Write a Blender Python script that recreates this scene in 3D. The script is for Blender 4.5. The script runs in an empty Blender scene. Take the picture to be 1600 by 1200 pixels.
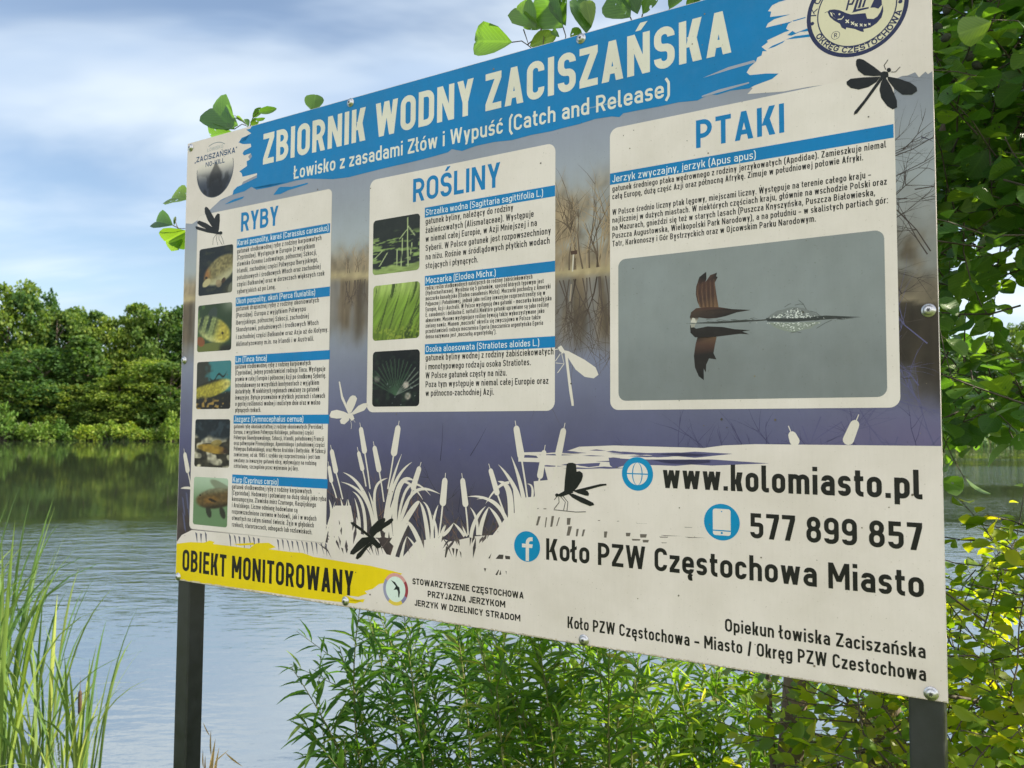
import bpy, math, random
import numpy as np
from mathutils import Vector, Matrix
from mathutils.geometry import tessellate_polygon
rng = np.random.default_rng(7)
random.seed(7)
scene = bpy.context.scene
COL = scene.collection
rad = math.radians

# ------------------------------------------------------------------ camera
EYE = np.array([0.0, 0.0, 2.2])          # metres above the water
FPX = 1276.0                             # focal length in pixels of a 1600 x 1200 frame
CR = np.array([0.99998499, 0.005479, 0.0])
CF = np.array([-3.04096e-04, 5.55012942e-02, 0.998458569])
CU = np.array([0.00547056, -0.99844358, 0.05550213])
def cam2world(v): return np.array([np.dot(v, CR), np.dot(v, CF), np.dot(v, CU)])
cam_data = bpy.data.cameras.new("camera")
cam = bpy.data.objects.new("camera", cam_data); COL.objects.link(cam)
cx, cy, cz = cam2world((1, 0, 0)), -cam2world((0, 1, 0)), -cam2world((0, 0, 1))
cam.matrix_world = Matrix(((cx[0], cy[0], cz[0], EYE[0]), (cx[1], cy[1], cz[1], EYE[1]),
                           (cx[2], cy[2], cz[2], EYE[2]), (0, 0, 0, 1)))
cam_data.sensor_width = 36.0
cam_data.lens = 36.0 * FPX / 1600.0
cam_data.clip_start = 0.05
cam_data.clip_end = 6000.0
cam_data.dof.use_dof = True
cam_data.dof.focus_distance = 1.82
cam_data.dof.aperture_fstop = 8.2
scene.camera = cam

# ------------------------------------------------------------------ sky and sun
SUN_AZ, SUN_EL = rad(93), rad(33)        # azimuth from +Y towards +X
world = bpy.data.worlds.new("World"); scene.world = world; world.use_nodes = True
nt = world.node_tree; N = nt.nodes; L = nt.links
for n in list(N): N.remove(n)
out = N.new("ShaderNodeOutputWorld"); bgn = N.new("ShaderNodeBackground")
bgn.inputs["Strength"].default_value = 0.085
sky = N.new("ShaderNodeTexSky"); sky.sky_type = 'NISHITA'; sky.sun_disc = False
sky.sun_elevation = SUN_EL; sky.sun_rotation = SUN_AZ
sky.air_density = 1.0; sky.dust_density = 1.2; sky.ozone_density = 1.0
tc = N.new("ShaderNodeTexCoord"); sep = N.new("ShaderNodeSeparateXYZ")
L.new(tc.outputs["Generated"], sep.inputs[0])
def wmath(op, a, b=None):
    m = N.new("ShaderNodeMath"); m.operation = op
    for i, x in enumerate((a, b)):
        if x is None: continue
        if isinstance(x, (int, float)): m.inputs[i].default_value = x
        else: L.new(x, m.inputs[i])
    return m.outputs[0]
zc = wmath('ADD', wmath('MAXIMUM', sep.outputs[2], 0.0), 0.22)
comb = N.new("ShaderNodeCombineXYZ")
L.new(wmath('DIVIDE', sep.outputs[0], zc), comb.inputs[0]); L.new(wmath('DIVIDE', sep.outputs[1], zc), comb.inputs[1])
mp = N.new("ShaderNodeMapping"); mp.inputs["Rotation"].default_value = (0, 0, rad(33)); mp.inputs["Scale"].default_value = (0.85, 1.75, 1)
mp.inputs["Location"].default_value = (3.1, 0.35, 0.4)
L.new(comb.outputs[0], mp.inputs[0])
cn = N.new("ShaderNodeTexNoise"); cn.inputs["Scale"].default_value = 1.15; cn.inputs["Detail"].default_value = 5.0
cn.inputs["Roughness"].default_value = 0.5; cn.inputs["Distortion"].default_value = 0.35
L.new(mp.outputs[0], cn.inputs["Vector"])
ramp = N.new("ShaderNodeValToRGB"); ramp.color_ramp.elements[0].position = 0.38; ramp.color_ramp.elements[1].position = 0.62
ramp.color_ramp.interpolation = 'EASE'
L.new(cn.outputs["Fac"], ramp.inputs[0])
# second octave: grey undersides of the clouds
cn2 = N.new("ShaderNodeTexNoise"); cn2.inputs["Scale"].default_value = 2.1; cn2.inputs["Detail"].default_value = 3.0
L.new(mp.outputs[0], cn2.inputs["Vector"])
cr2 = N.new("ShaderNodeValToRGB")
cr2.color_ramp.elements[0].position = 0.35; cr2.color_ramp.elements[0].color = (3.3, 4.1, 5.2, 1)
cr2.color_ramp.elements[1].position = 0.65; cr2.color_ramp.elements[1].color = (5.4, 5.9, 6.2, 1)
L.new(cn2.outputs["Fac"], cr2.inputs[0])
mixc = N.new("ShaderNodeMix"); mixc.data_type = 'RGBA'
L.new(wmath('ADD', wmath('MULTIPLY', ramp.outputs[0], 0.62), 0.10), mixc.inputs["Factor"])
# unseen clouds behind the camera, added brighter and warmer to light the board
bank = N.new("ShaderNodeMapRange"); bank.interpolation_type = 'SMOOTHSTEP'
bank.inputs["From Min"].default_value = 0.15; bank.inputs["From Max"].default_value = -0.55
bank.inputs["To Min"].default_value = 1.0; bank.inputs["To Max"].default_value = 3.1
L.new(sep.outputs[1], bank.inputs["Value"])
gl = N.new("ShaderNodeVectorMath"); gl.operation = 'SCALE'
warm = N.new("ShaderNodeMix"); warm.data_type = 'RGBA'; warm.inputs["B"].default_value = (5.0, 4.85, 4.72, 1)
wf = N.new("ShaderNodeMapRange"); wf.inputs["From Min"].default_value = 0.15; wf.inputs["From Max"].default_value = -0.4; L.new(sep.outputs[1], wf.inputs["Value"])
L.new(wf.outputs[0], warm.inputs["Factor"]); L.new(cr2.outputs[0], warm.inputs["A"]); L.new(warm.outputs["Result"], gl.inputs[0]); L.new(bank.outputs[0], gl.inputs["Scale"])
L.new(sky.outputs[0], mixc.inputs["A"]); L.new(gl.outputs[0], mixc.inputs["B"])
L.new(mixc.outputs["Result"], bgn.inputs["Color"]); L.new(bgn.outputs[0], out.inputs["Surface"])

sl = bpy.data.lights.new("sun", 'SUN'); sl.energy = 4.8; sl.angle = rad(0.53); sl.color = (1.0, 0.90, 0.74)
so = bpy.data.objects.new("sun", sl); COL.objects.link(so)
sdir = Vector((math.sin(SUN_AZ) * math.cos(SUN_EL), math.cos(SUN_AZ) * math.cos(SUN_EL), math.sin(SUN_EL)))
so.rotation_euler = (-sdir).to_track_quat('-Z', 'Y').to_euler(); so.location = (30, 15, 40)
scene.view_settings.view_transform = 'Standard'; scene.view_settings.look = 'None'
scene.view_settings.exposure = 1.2; scene.view_settings.gamma = 1.0
scene.render.engine = 'CYCLES'
scene.cycles.max_bounces = 8; scene.cycles.transparent_max_bounces = 8
scene.cycles.caustics_reflective = False; scene.cycles.caustics_refractive = False

# ------------------------------------------------------------------ helpers
def tag(o, label=None, cat=None, group=None, kind=None):
    if label: o["label"] = label
    if cat: o["category"] = cat
    if group: o["group"] = group
    if kind: o["kind"] = kind
    return o
def empty(name, loc, parent=None):
    o = bpy.data.objects.new(name, None); COL.objects.link(o); o.location = loc
    o.empty_display_size = 0.1
    if parent: o.parent = parent
    return o
def link(name, me, parent=None, mat=None):
    if mat is not None and not me.materials: me.materials.append(mat)
    o = bpy.data.objects.new(name, me); COL.objects.link(o)
    if parent: o.parent = parent
    return o
def mesh_of(name, verts, faces, smooth=False):
    me = bpy.data.meshes.new(name); me.from_pydata([tuple(map(float, v)) for v in verts], [], faces); me.update()
    if smooth: me.polygons.foreach_set("use_smooth", [True] * len(me.polygons))
    return me
def copy_tree(o, parent=None):
    c = o.copy(); COL.objects.link(c)
    if parent: c.parent = parent
    for ch in list(o.children): copy_tree(ch, c)
    return c
def hsh(ix, iy, seed):
    n = (ix.astype(np.int64) * 374761393 + iy.astype(np.int64) * 668265263 + seed * 974711) & 0x7fffffff
    n = ((n ^ (n >> 13)) * 1274126177) & 0x7fffffff
    return ((n ^ (n >> 16)) & 0xffff) / 65535.0
def vnoise(x, y, seed=0):
    x = np.asarray(x, float); y = np.asarray(y, float)
    ix, iy = np.floor(x), np.floor(y); fx, fy = x - ix, y - iy
    fx = fx * fx * (3 - 2 * fx); fy = fy * fy * (3 - 2 * fy)
    a, b, c, d = hsh(ix, iy, seed), hsh(ix + 1, iy, seed), hsh(ix, iy + 1, seed), hsh(ix + 1, iy + 1, seed)
    return (a * (1 - fx) + b * fx) * (1 - fy) + (c * (1 - fx) + d * fx) * fy
def fbm(x, y, seed=0, o=4):
    s = 0; a = .5; t = 0
    for k in range(o):
        s = s + a * vnoise(np.asarray(x) * 2 ** k, np.asarray(y) * 2 ** k, seed + k); t += a; a *= .5
    return s / t
def sstep(a, b, x):
    t = np.clip((np.asarray(x, float) - a) / (b - a), 0, 1); return t * t * (3 - 2 * t)
def tube_into(V, Fc, pts, radii, sides=7, cap=True):
    pts = [np.array(p, float) for p in pts]; b0 = len(V); n = len(pts)
    t0 = pts[1] - pts[0]; ref = np.array([1., 0, 0]) if abs(t0[0]) < abs(t0[2]) + .01 else np.array([0, 1., 0])
    for i, p in enumerate(pts):
        t = pts[min(i + 1, n - 1)] - pts[max(i - 1, 0)]; t = t / (np.linalg.norm(t) + 1e-9)
        a = ref - t * np.dot(ref, t); a /= np.linalg.norm(a) + 1e-9; b = np.cross(t, a); ref = a
        for k in range(sides):
            an = 2 * math.pi * k / sides
            V.append(p + radii[i] * (math.cos(an) * a + math.sin(an) * b))
    for i in range(n - 1):
        for k in range(sides):
            k2 = (k + 1) % sides
            Fc.append((b0 + i * sides + k, b0 + i * sides + k2, b0 + (i + 1) * sides + k2, b0 + (i + 1) * sides + k))
    if cap:
        Fc.append(tuple(b0 + k for k in range(sides))[::-1]); Fc.append(tuple(b0 + (n - 1) * sides + k for k in range(sides)))
def box_into(V, Fc, lo, hi):
    b = len(V); x0, y0, z0 = lo; x1, y1, z1 = hi
    V += [(x0, y0, z0), (x1, y0, z0), (x1, y1, z0), (x0, y1, z0), (x0, y0, z1), (x1, y0, z1), (x1, y1, z1), (x0, y1, z1)]
    Fc += [tuple(b + i for i in f) for f in ((3, 2, 1, 0), (4, 5, 6, 7), (0, 1, 5, 4), (1, 2, 6, 5), (2, 3, 7, 6), (3, 0, 4, 7))]

# ------------------------------------------------------------------ materials
class MB:
    """small node-graph helper"""
    def __init__(s, name):
        s.m = bpy.data.materials.new(name); s.m.use_nodes = True; s.nt = s.m.node_tree; s.n = s.nt.nodes; s.l = s.nt.links
        s.n.clear(); s.out = s.n.new("ShaderNodeOutputMaterial")
    def add(s, t, **kw):
        n = s.n.new(t)
        for k, v in kw.items():
            if k in n.inputs.keys():
                if hasattr(v, "links"): s.l.new(v, n.inputs[k])
                else: n.inputs[k].default_value = v
            else: setattr(n, k, v)
        return n
    def math(s, op, a, b=0.0, c=None):
        n = s.n.new("ShaderNodeMath"); n.operation = op
        for i, x in enumerate((a, b, c)):
            if x is None: continue
            if isinstance(x, (int, float)): n.inputs[i].default_value = x
            else: s.l.new(x, n.inputs[i])
        return n.outputs[0]
    def ramp(s, fac, *stops):
        n = s.n.new("ShaderNodeValToRGB"); e = n.color_ramp.elements
        while len(e) < len(stops): e.new(0.5)
        for el, (p, c) in zip(e, stops):
            el.position = p; el.color = c if len(c) == 4 else (*c, 1)
        s.l.new(fac, n.inputs[0]); return n.outputs[0]
    def mix(s, fac, a, b, blend='MIX'):
        n = s.n.new("ShaderNodeMix"); n.data_type = 'RGBA'; n.blend_type = blend
        for key, x in (("Factor", fac), ("A", a), ("B", b)):
            i = n.inputs[0] if key == "Factor" else n.inputs[6 if key == "A" else 7]
            if hasattr(x, "links"): s.l.new(x, i)
            elif isinstance(x, (int, float)): i.default_value = x
            else: i.default_value = (*x, 1) if len(x) == 3 else x
        return n.outputs[2]
    def bump(s, h, strength=.3, dist=.01):
        n = s.n.new("ShaderNodeBump"); n.inputs["Strength"].default_value = strength; n.inputs["Distance"].default_value = dist
        s.l.new(h, n.inputs["Height"]); return n.outputs[0]
    def noise(s, scale, detail=3, vec=None, rough=.5, **kw):
        n = s.n.new("ShaderNodeTexNoise"); n.inputs["Scale"].default_value = scale; n.inputs["Detail"].default_value = detail
        n.inputs["Roughness"].default_value = rough
        for k, v in kw.items(): n.inputs[k].default_value = v
        if vec is not None: s.l.new(vec, n.inputs["Vector"])
        return n.outputs["Fac"]
    def obj(s): return s.n.new("ShaderNodeTexCoord").outputs["Object"]
    def mapping(s, vec, scale=(1, 1, 1), rot=(0, 0, 0), loc=(0, 0, 0)):
        n = s.n.new("ShaderNodeMapping"); n.inputs["Scale"].default_value = scale; n.inputs["Rotation"].default_value = rot
        n.inputs["Location"].default_value = loc; s.l.new(vec, n.inputs[0]); return n.outputs[0]
    def done(s, sh): s.l.new(sh, s.out.inputs["Surface"]); return s.m

def mat_print():
    b = MB("weathered_print"); o = b.obj()
    a = b.add("ShaderNodeAttribute", attribute_name="Col").outputs["Color"]
    st = b.noise(1.0, 4, b.mapping(o, (190, 190, 14)), .6)           # vertical rain streaks
    bl = b.noise(5.5, 5, o, .62)                                      # blotches of dust
    sp = b.noise(240, 2, o, .5)                                       # specks of grime
    f = b.ramp(st, (.30, (.982, .982, .98)), (.72, (1.012, 1.012, 1.012)))
    f2 = b.ramp(bl, (.32, (.90, .895, .87)), (.60, (1.02, 1.02, 1.02)))
    f3 = b.ramp(sp, (.24, (.74, .72, .68)), (.33, (1, 1, 1)))
    c = b.mix(1.0, b.mix(1.0, b.mix(1.0, a, f, 'MULTIPLY'), f2, 'MULTIPLY'), f3, 'MULTIPLY')
    dust = b.ramp(b.noise(28, 4, o, .7), (.45, (0, 0, 0)), (.75, (.02, .02, .02)))
    c = b.mix(dust, c, (.52, .49, .42))
    p = b.add("ShaderNodeBsdfPrincipled", **{"Roughness": 0.42, "IOR": 1.30})
    b.l.new(c, p.inputs["Base Color"])
    b.l.new(b.math('ADD', b.math('MULTIPLY', bl, .35), .28), p.inputs["Roughness"])
    b.l.new(b.bump(b.noise(900, 2, o), .05, .0006), p.inputs["Normal"])
    return b.done(p.outputs[0])
def mat_simple(name, col, rough=.5, metal=0.0, var=.25, scale=30, bump=.15, dist=.002):
    b = MB(name); o = b.obj(); n = b.noise(scale, 5, o, .6)
    c = b.mix(1.0, (*col, 1), b.ramp(n, (.3, (1 - var,) * 3), (.7, (1 + var * .6,) * 3)), 'MULTIPLY')
    p = b.add("ShaderNodeBsdfPrincipled", Roughness=rough, Metallic=metal)
    b.l.new(c, p.inputs["Base Color"])
    b.l.new(b.math('ADD', b.math('MULTIPLY', n, .3), rough - .15), p.inputs["Roughness"])
    b.l.new(b.bump(b.noise(scale * 6, 3, o), bump, dist), p.inputs["Normal"])
    return b.done(p.outputs[0])
def mat_leaf(name, ramp_stops, trans, tw=.45, rough=.45, veins=False, spec=.4, vary=None):
    """leaf blade: each leaf takes its own hue along the ramp; light passes through it"""
    b = MB(name); gi = b.n.new("ShaderNodeNewGeometry")
    r = gi.outputs["Random Per Island"]
    c = b.ramp(r, *ramp_stops)
    oi = b.n.new("ShaderNodeObjectInfo").outputs["Random"]
    c = b.mix(1.0, c, b.ramp(oi, (0, (.50, .66, .74)), (.5, (.92, .94, .9)), (1, (1.4, 1.22, .88))), 'MULTIPLY')
    if veins:
        uv = b.n.new("ShaderNodeUVMap").outputs[0]; sx = b.n.new("ShaderNodeSeparateXYZ"); b.l.new(uv, sx.inputs[0])
        au = b.math('ABSOLUTE', sx.outputs[0])
        fr = b.math('FRACT', b.math('MULTIPLY', b.math('SUBTRACT', sx.outputs[1], b.math('MULTIPLY', au, .45)), 9.0))
        tri = b.math('ABSOLUTE', b.math('SUBTRACT', fr, .5))
        v1 = b.ramp(tri, (.0, (1, 1, 1)), (.13, (0, 0, 0)))
        v2 = b.ramp(au, (.03, (1, 1, 1)), (.09, (0, 0, 0)))
        vv = b.mix(1.0, v1, v2, 'LIGHTEN')
        c = b.mix(b.math('MULTIPLY', vv, .45), c, b.mix(1.0, c, (1.7, 1.6, 1.5), 'MULTIPLY'))
    p = b.add("ShaderNodeBsdfPrincipled", Roughness=rough); p.inputs["Specular IOR Level"].default_value = spec
    b.l.new(c, p.inputs["Base Color"])
    if veins: b.l.new(b.bump(b.math('SUBTRACT', tri, .0), .35, .002), p.inputs["Normal"])
    t = b.add("ShaderNodeBsdfTranslucent")
    b.l.new(b.mix(1.0, c, (*trans, 1), 'MULTIPLY'), t.inputs["Color"])
    m = b.n.new("ShaderNodeMixShader"); m.inputs[0].default_value = tw
    b.l.new(p.outputs[0], m.inputs[1]); b.l.new(t.outputs[0], m.inputs[2])
    if veins:      # insect holes and brown spots on some leaves
        hn = b.noise(75, 2, b.obj(), .5); has = b.math('GREATER_THAN', b.math('FRACT', b.math('MULTIPLY', r, 7.31)), .55)
        tr = b.add("ShaderNodeBsdfTransparent"); m2 = b.n.new("ShaderNodeMixShader")
        b.l.new(b.math('MULTIPLY', b.math('LESS_THAN', hn, .33), has), m2.inputs[0]); b.l.new(m.outputs[0], m2.inputs[1]); b.l.new(tr.outputs[0], m2.inputs[2])
        return b.done(m2.outputs[0])
    return b.done(m.outputs[0])
def mat_bark(name, col):
    b = MB(name); o = b.obj()
    n = b.noise(1.0, 5, b.mapping(o, (30, 30, 9)), .6)
    c = b.mix(n, tuple(x * .45 for x in col), tuple(min(1, x * 1.5) for x in col))
    p = b.add("ShaderNodeBsdfPrincipled", Roughness=.85); b.l.new(c, p.inputs["Base Color"])
    b.l.new(b.bump(n, .7, .02), p.inputs["Normal"]); return b.done(p.outputs[0])

M_PRINT = mat_print()
M_POST = mat_simple("dark_painted_steel", (.022, .024, .026), .45, 0.0, .35, 18, .12)
M_STEEL = mat_simple("zinc_steel", (.55, .55, .54), .30, 1.0, .2, 60, .1)
M_SOCKET = mat_simple("dark_socket", (.06, .06, .06), .5, .6, .2, 80, .1)

# ================================================================== THE INFORMATION BOARD
BW, BH = 2.0, 1.3
BL = EYE + np.array([-0.98201179, 2.41968101, -0.44522587])     # bottom left corner of the printed face
BU = np.array([0.850351485, -0.526215119, 0.0]); BA = np.array([0.526215119, 0.850351485, 0.0])   # along, away
GROUND_AT_BOARD = 0.5
root = empty("information_board", (0, 0, 0))
zb = BL[2] - GROUND_AT_BOARD            # height of the lower edge above the ground
ctr = BL + BU * 1.0
root.location = (ctr[0], ctr[1], GROUND_AT_BOARD)
root.rotation_euler = (0, 0, math.atan2(BU[1], BU[0]))
tag(root, "large weathered information board about fish, plants and birds on two dark square posts", "information board")

def bp(px, py):
    """point of the printed face, metres from its lower left corner, under a pixel of the 1600 x 1200 photo"""
    d = cam2world(((px - 800) / FPX, (py - 600) / FPX, 1.0))
    t = np.dot(BL - EYE, BA) / np.dot(d, BA); q = EYE + d * t - BL
    return np.array([np.dot(q, BU), q[2]])
def px_of(u, v):
    w = BL + BU * u + np.array([0, 0, v]) - EYE
    xc = w[0] * CR[0] + w[1] * CF[0] + w[2] * CU[0]; zc_ = w[0] * CR[2] + w[1] * CF[2] + w[2] * CU[2]
    return 800 + FPX * xc / zc_
def u_at(pxx, v):
    lo, hi = -0.3, 2.3
    for _ in range(40):
        m = (lo + hi) / 2
        if px_of(m, v) < pxx: lo = m
        else: hi = m
    return (lo + hi) / 2
def lin(c, k=1.22):
    c = np.asarray(c, float) / 255.0
    l = np.where(c <= .04045, c / 12.92, ((c + .055) / 1.055) ** 2.4) * k
    return np.clip(l, 0.0, .86)

CREAM = (208, 197, 191); BLUE = (0, 112, 170); INK = (22, 22, 20); NAVY = (38, 44, 78); YEL = (214, 188, 8)
def Z(sc, ox, oy, pts): return [(ox + sc * x, oy + sc * y) for x, y in pts]

class Print:
    """flat printed shapes on the board; local x along the board, local -y out of it, local z up"""
    def __init__(s): s.v = []; s.f = []; s.c = []
    def uv(s, pts, col, lay):
        pts = [(min(max(p[0], .001), BW - .001), min(max(p[1], .001), BH - .001)) for p in pts]
        b = len(s.v)
        tris = tessellate_polygon([[Vector((p[0], p[1], 0)) for p in pts]])
        many = isinstance(col, list)
        for i, p in enumerate(pts):
            s.v.append((p[0] - 1.0, -.00014 * lay, zb + p[1])); s.c.append(lin(col[i] if many else col))
        for t in tris:
            a, bb, c = (pts[i] for i in t)
            cr = (bb[0] - a[0]) * (c[1] - a[1]) - (bb[1] - a[1]) * (c[0] - a[0])
            if abs(cr) < 1e-12: continue
            s.f.append(tuple(b + i for i in (t if cr > 0 else t[::-1])))
    def px(s, pts, col, lay): s.uv([bp(*p) for p in pts], col, lay)
    def line(s, pts, w, col, lay, taper=False):
        """stroke through photo pixels, w in metres"""
        q = [bp(*p) for p in pts]; s.lineuv(q, w, col, lay, taper)
    def lineuv(s, q, w, col, lay, taper=False):
        n = len(q); A = []; B = []
        for i in range(n):
            t = np.array(q[min(i + 1, n - 1)]) - np.array(q[max(i - 1, 0)]); t = t / (np.linalg.norm(t) + 1e-9)
            ww = (w[i] if isinstance(w, (list, tuple, np.ndarray)) else w * ((1 - .8 * i / (n - 1)) if taper else 1)) / 2
            nn = np.array([-t[1], t[0]]) * ww; A.append(q[i] + nn); B.append(q[i] - nn)
        s.strip(A, B, col, lay)
    def strip(s, A, B, col, lay):
        b = len(s.v); n = len(A)
        for P in (A, B):
            for p in P:
                s.v.append((min(max(p[0], .001), BW - .001) - 1.0, -.00014 * lay, zb + min(max(p[1], .001), BH - .001))); s.c.append(lin(col))
        for i in range(n - 1):
            s.f.append((b + n + i, b + n + i + 1, b + i + 1, b + i))
    def disc(s, cu, r, col, lay, seg=40, ry=None, a0=0, a1=360):
        ry = ry or r
        s.uv([(cu[0] + r * math.cos(rad(a0 + (a1 - a0) * k / seg)), cu[1] + ry * math.sin(rad(a0 + (a1 - a0) * k / seg))) for k in range(seg)], col, lay)
    def ring(s, cu, r0, r1, col, lay, seg=64, a0=0, a1=360):
        an = [rad(a0 + (a1 - a0) * k / seg) for k in range(seg + 1)]
        s.strip([(cu[0] + r1 * math.cos(a), cu[1] + r1 * math.sin(a)) for a in an][::-1], [(cu[0] + r0 * math.cos(a), cu[1] + r0 * math.sin(a)) for a in an][::-1], col, lay)
    def rrect(s, u0, v0, u1, v1, r, col, lay):
        P = []
        for (cu, cv, a) in ((u1 - r, v1 - r, 0), (u0 + r, v1 - r, 90), (u0 + r, v0 + r, 180), (u1 - r, v0 + r, 270)):
            for k in range(7): P.append((cu + r * math.cos(rad(a + 15 * k)), cv + r * math.sin(rad(a + 15 * k))))
        s.uv(P, col, lay)
    def grid(s, u0, v0, u1, v1, nu, nv, fn, lay):
        b = len(s.v); S, T = np.meshgrid(np.linspace(0, 1, nu), np.linspace(0, 1, nv))
        C = lin(fn(S, T))
        for j in range(nv):
            for i in range(nu):
                s.v.append((u0 + (u1 - u0) * S[j, i] - 1.0, -.00014 * lay, zb + v0 + (v1 - v0) * T[j, i])); s.c.append(C[j, i])
        for j in range(nv - 1):
            for i in range(nu - 1): s.f.append((b + j * nu + i, b + j * nu + i + 1, b + (j + 1) * nu + i + 1, b + (j + 1) * nu + i))
    def corners(s, u0, v0, u1, v1, r, col, lay):
        for (pu, pv, cu, cv, a) in ((u1, v1, u1 - r, v1 - r, 0), (u0, v1, u0 + r, v1 - r, 90), (u0, v0, u0 + r, v0 + r, 180), (u1, v0, u1 - r, v0 + r, 270)):
            s.uv([(pu, pv)] + [(cu + r * math.cos(rad(a + 18 * k)), cv + r * math.sin(rad(a + 18 * k))) for k in range(6)][::-1], col, lay)
    def build(s, name, parent):
        me = bpy.data.meshes.new(name); me.from_pydata(s.v, [], s.f); me.update()
        at = me.color_attributes.new("Col", 'FLOAT_COLOR', 'POINT')
        c = np.ones((len(s.v), 4), np.float32); c[:, :3] = np.array(s.c); at.data.foreach_set("color", c.ravel())
        return link(name, me, parent, M_PRINT)

# ------------------------------------------------------------------ lettering: a stroked grotesque, drawn glyph by glyph
def fillet(pts, closed, seg):
    n = len(pts); outp = []
    for i, p in enumerate(pts):
        r = p[2] if len(p) > 2 else 0
        P = np.array(p[:2], float)
        if r <= 1e-6 or (not closed and i in (0, n - 1)): outp.append(P); continue
        A = np.array(pts[i - 1][:2], float) - P; B = np.array(pts[(i + 1) % n][:2], float) - P
        la, lb = np.linalg.norm(A), np.linalg.norm(B); A /= la; B /= lb
        cosx = np.clip(np.dot(A, B), -1, 1); th = math.acos(cosx)
        def avail(j, ln):
            j %= n; rounded = len(pts[j]) > 2 and pts[j][2] > 0 and (closed or j not in (0, n - 1))
            return ln * (.5 if rounded else .98)
        d = min(r / math.tan(th / 2), avail(i - 1, la), avail(i + 1, lb))
        rr = d * math.tan(th / 2)
        bis = (A + B) / np.linalg.norm(A + B); C = P + bis * (rr / math.sin(th / 2))
        s = P + A * d - C; e = P + B * d - C
        a0 = math.atan2(s[1], s[0]); a1 = math.atan2(e[1], e[0]); da = (a1 - a0 + math.pi) % (2 * math.pi) - math.pi
        for k in range(seg + 1):
            a = a0 + da * k / seg; outp.append(C + rr * np.array([math.cos(a), math.sin(a)]))
    return outp
def ribbon(pts, w, closed):
    q = [pts[0]]
    for p in pts[1:]:
        if np.linalg.norm(p - q[-1]) > 1e-4: q.append(p)
    if closed and np.linalg.norm(q[0] - q[-1]) < 1e-4: q.pop()
    n = len(q); A = []; B = []
    for i in range(n):
        if closed: a, b = q[i] - q[i - 1], q[(i + 1) % n] - q[i]
        else:
            a = q[i] - q[i - 1] if i else q[1] - q[0]; b = q[i + 1] - q[i] if i < n - 1 else a
        a = a / np.linalg.norm(a); b = b / np.linalg.norm(b)
        na = np.array([-a[1], a[0]]); nb = np.array([-b[1], b[0]]); m = na + nb; l = np.linalg.norm(m)
        m = na if l < .2 else m / l; k = w / 2 / max(.35, np.dot(m, na))
        A.append(q[i] + m * k); B.append(q[i] - m * k)
    if closed: A.append(A[0]); B.append(B[0])
    return A, B
XH = .73; DS = -.21
WID = dict(A=.64, B=.61, C=.58, D=.61, E=.53, F=.51, G=.61, H=.63, I=0, J=.44, K=.61, L=.49, M=.78, N=.65, O=.61, P=.58, R=.61, S=.57, T=.55,
           U=.62, V=.61, W=.93, X=.61, Y=.60, Z=.56, a=.51, b=.52, c=.47, d=.52, e=.52, f=.33, g=.52, h=.51, i=0, j=.2, k=.49, l=.2, m=.80,
           n=.51, o=.52, p=.52, q=.52, r=.33, s=.46, t=.33, u=.51, v=.49, w=.76, x=.49, y=.50, z=.45)
WID.update({'0': .56, '1': .34, '5': .55, '7': .53, '8': .57, '9': .56, '.': 0, ',': 0, ':': 0, '-': .3, '–': .46, '/': .36, '(': .2, ')': .2, '„': .22, '”': .22})
ACC = {'ą': ('a', 'o'), 'ć': ('c', 'a'), 'ę': ('e', 'o'), 'ł': ('l', 'l'), 'ń': ('n', 'a'), 'ó': ('o', 'a'), 'ś': ('s', 'a'), 'ź': ('z', 'a'), 'ż': ('z', 'd'),
       'Ł': ('L', 'l'), 'Ń': ('N', 'a'), 'Ś': ('S', 'a'), 'Ó': ('O', 'a'), 'Ę': ('E', 'o'), 'Ż': ('Z', 'd'), 'Ą': ('A', 'o')}
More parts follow.
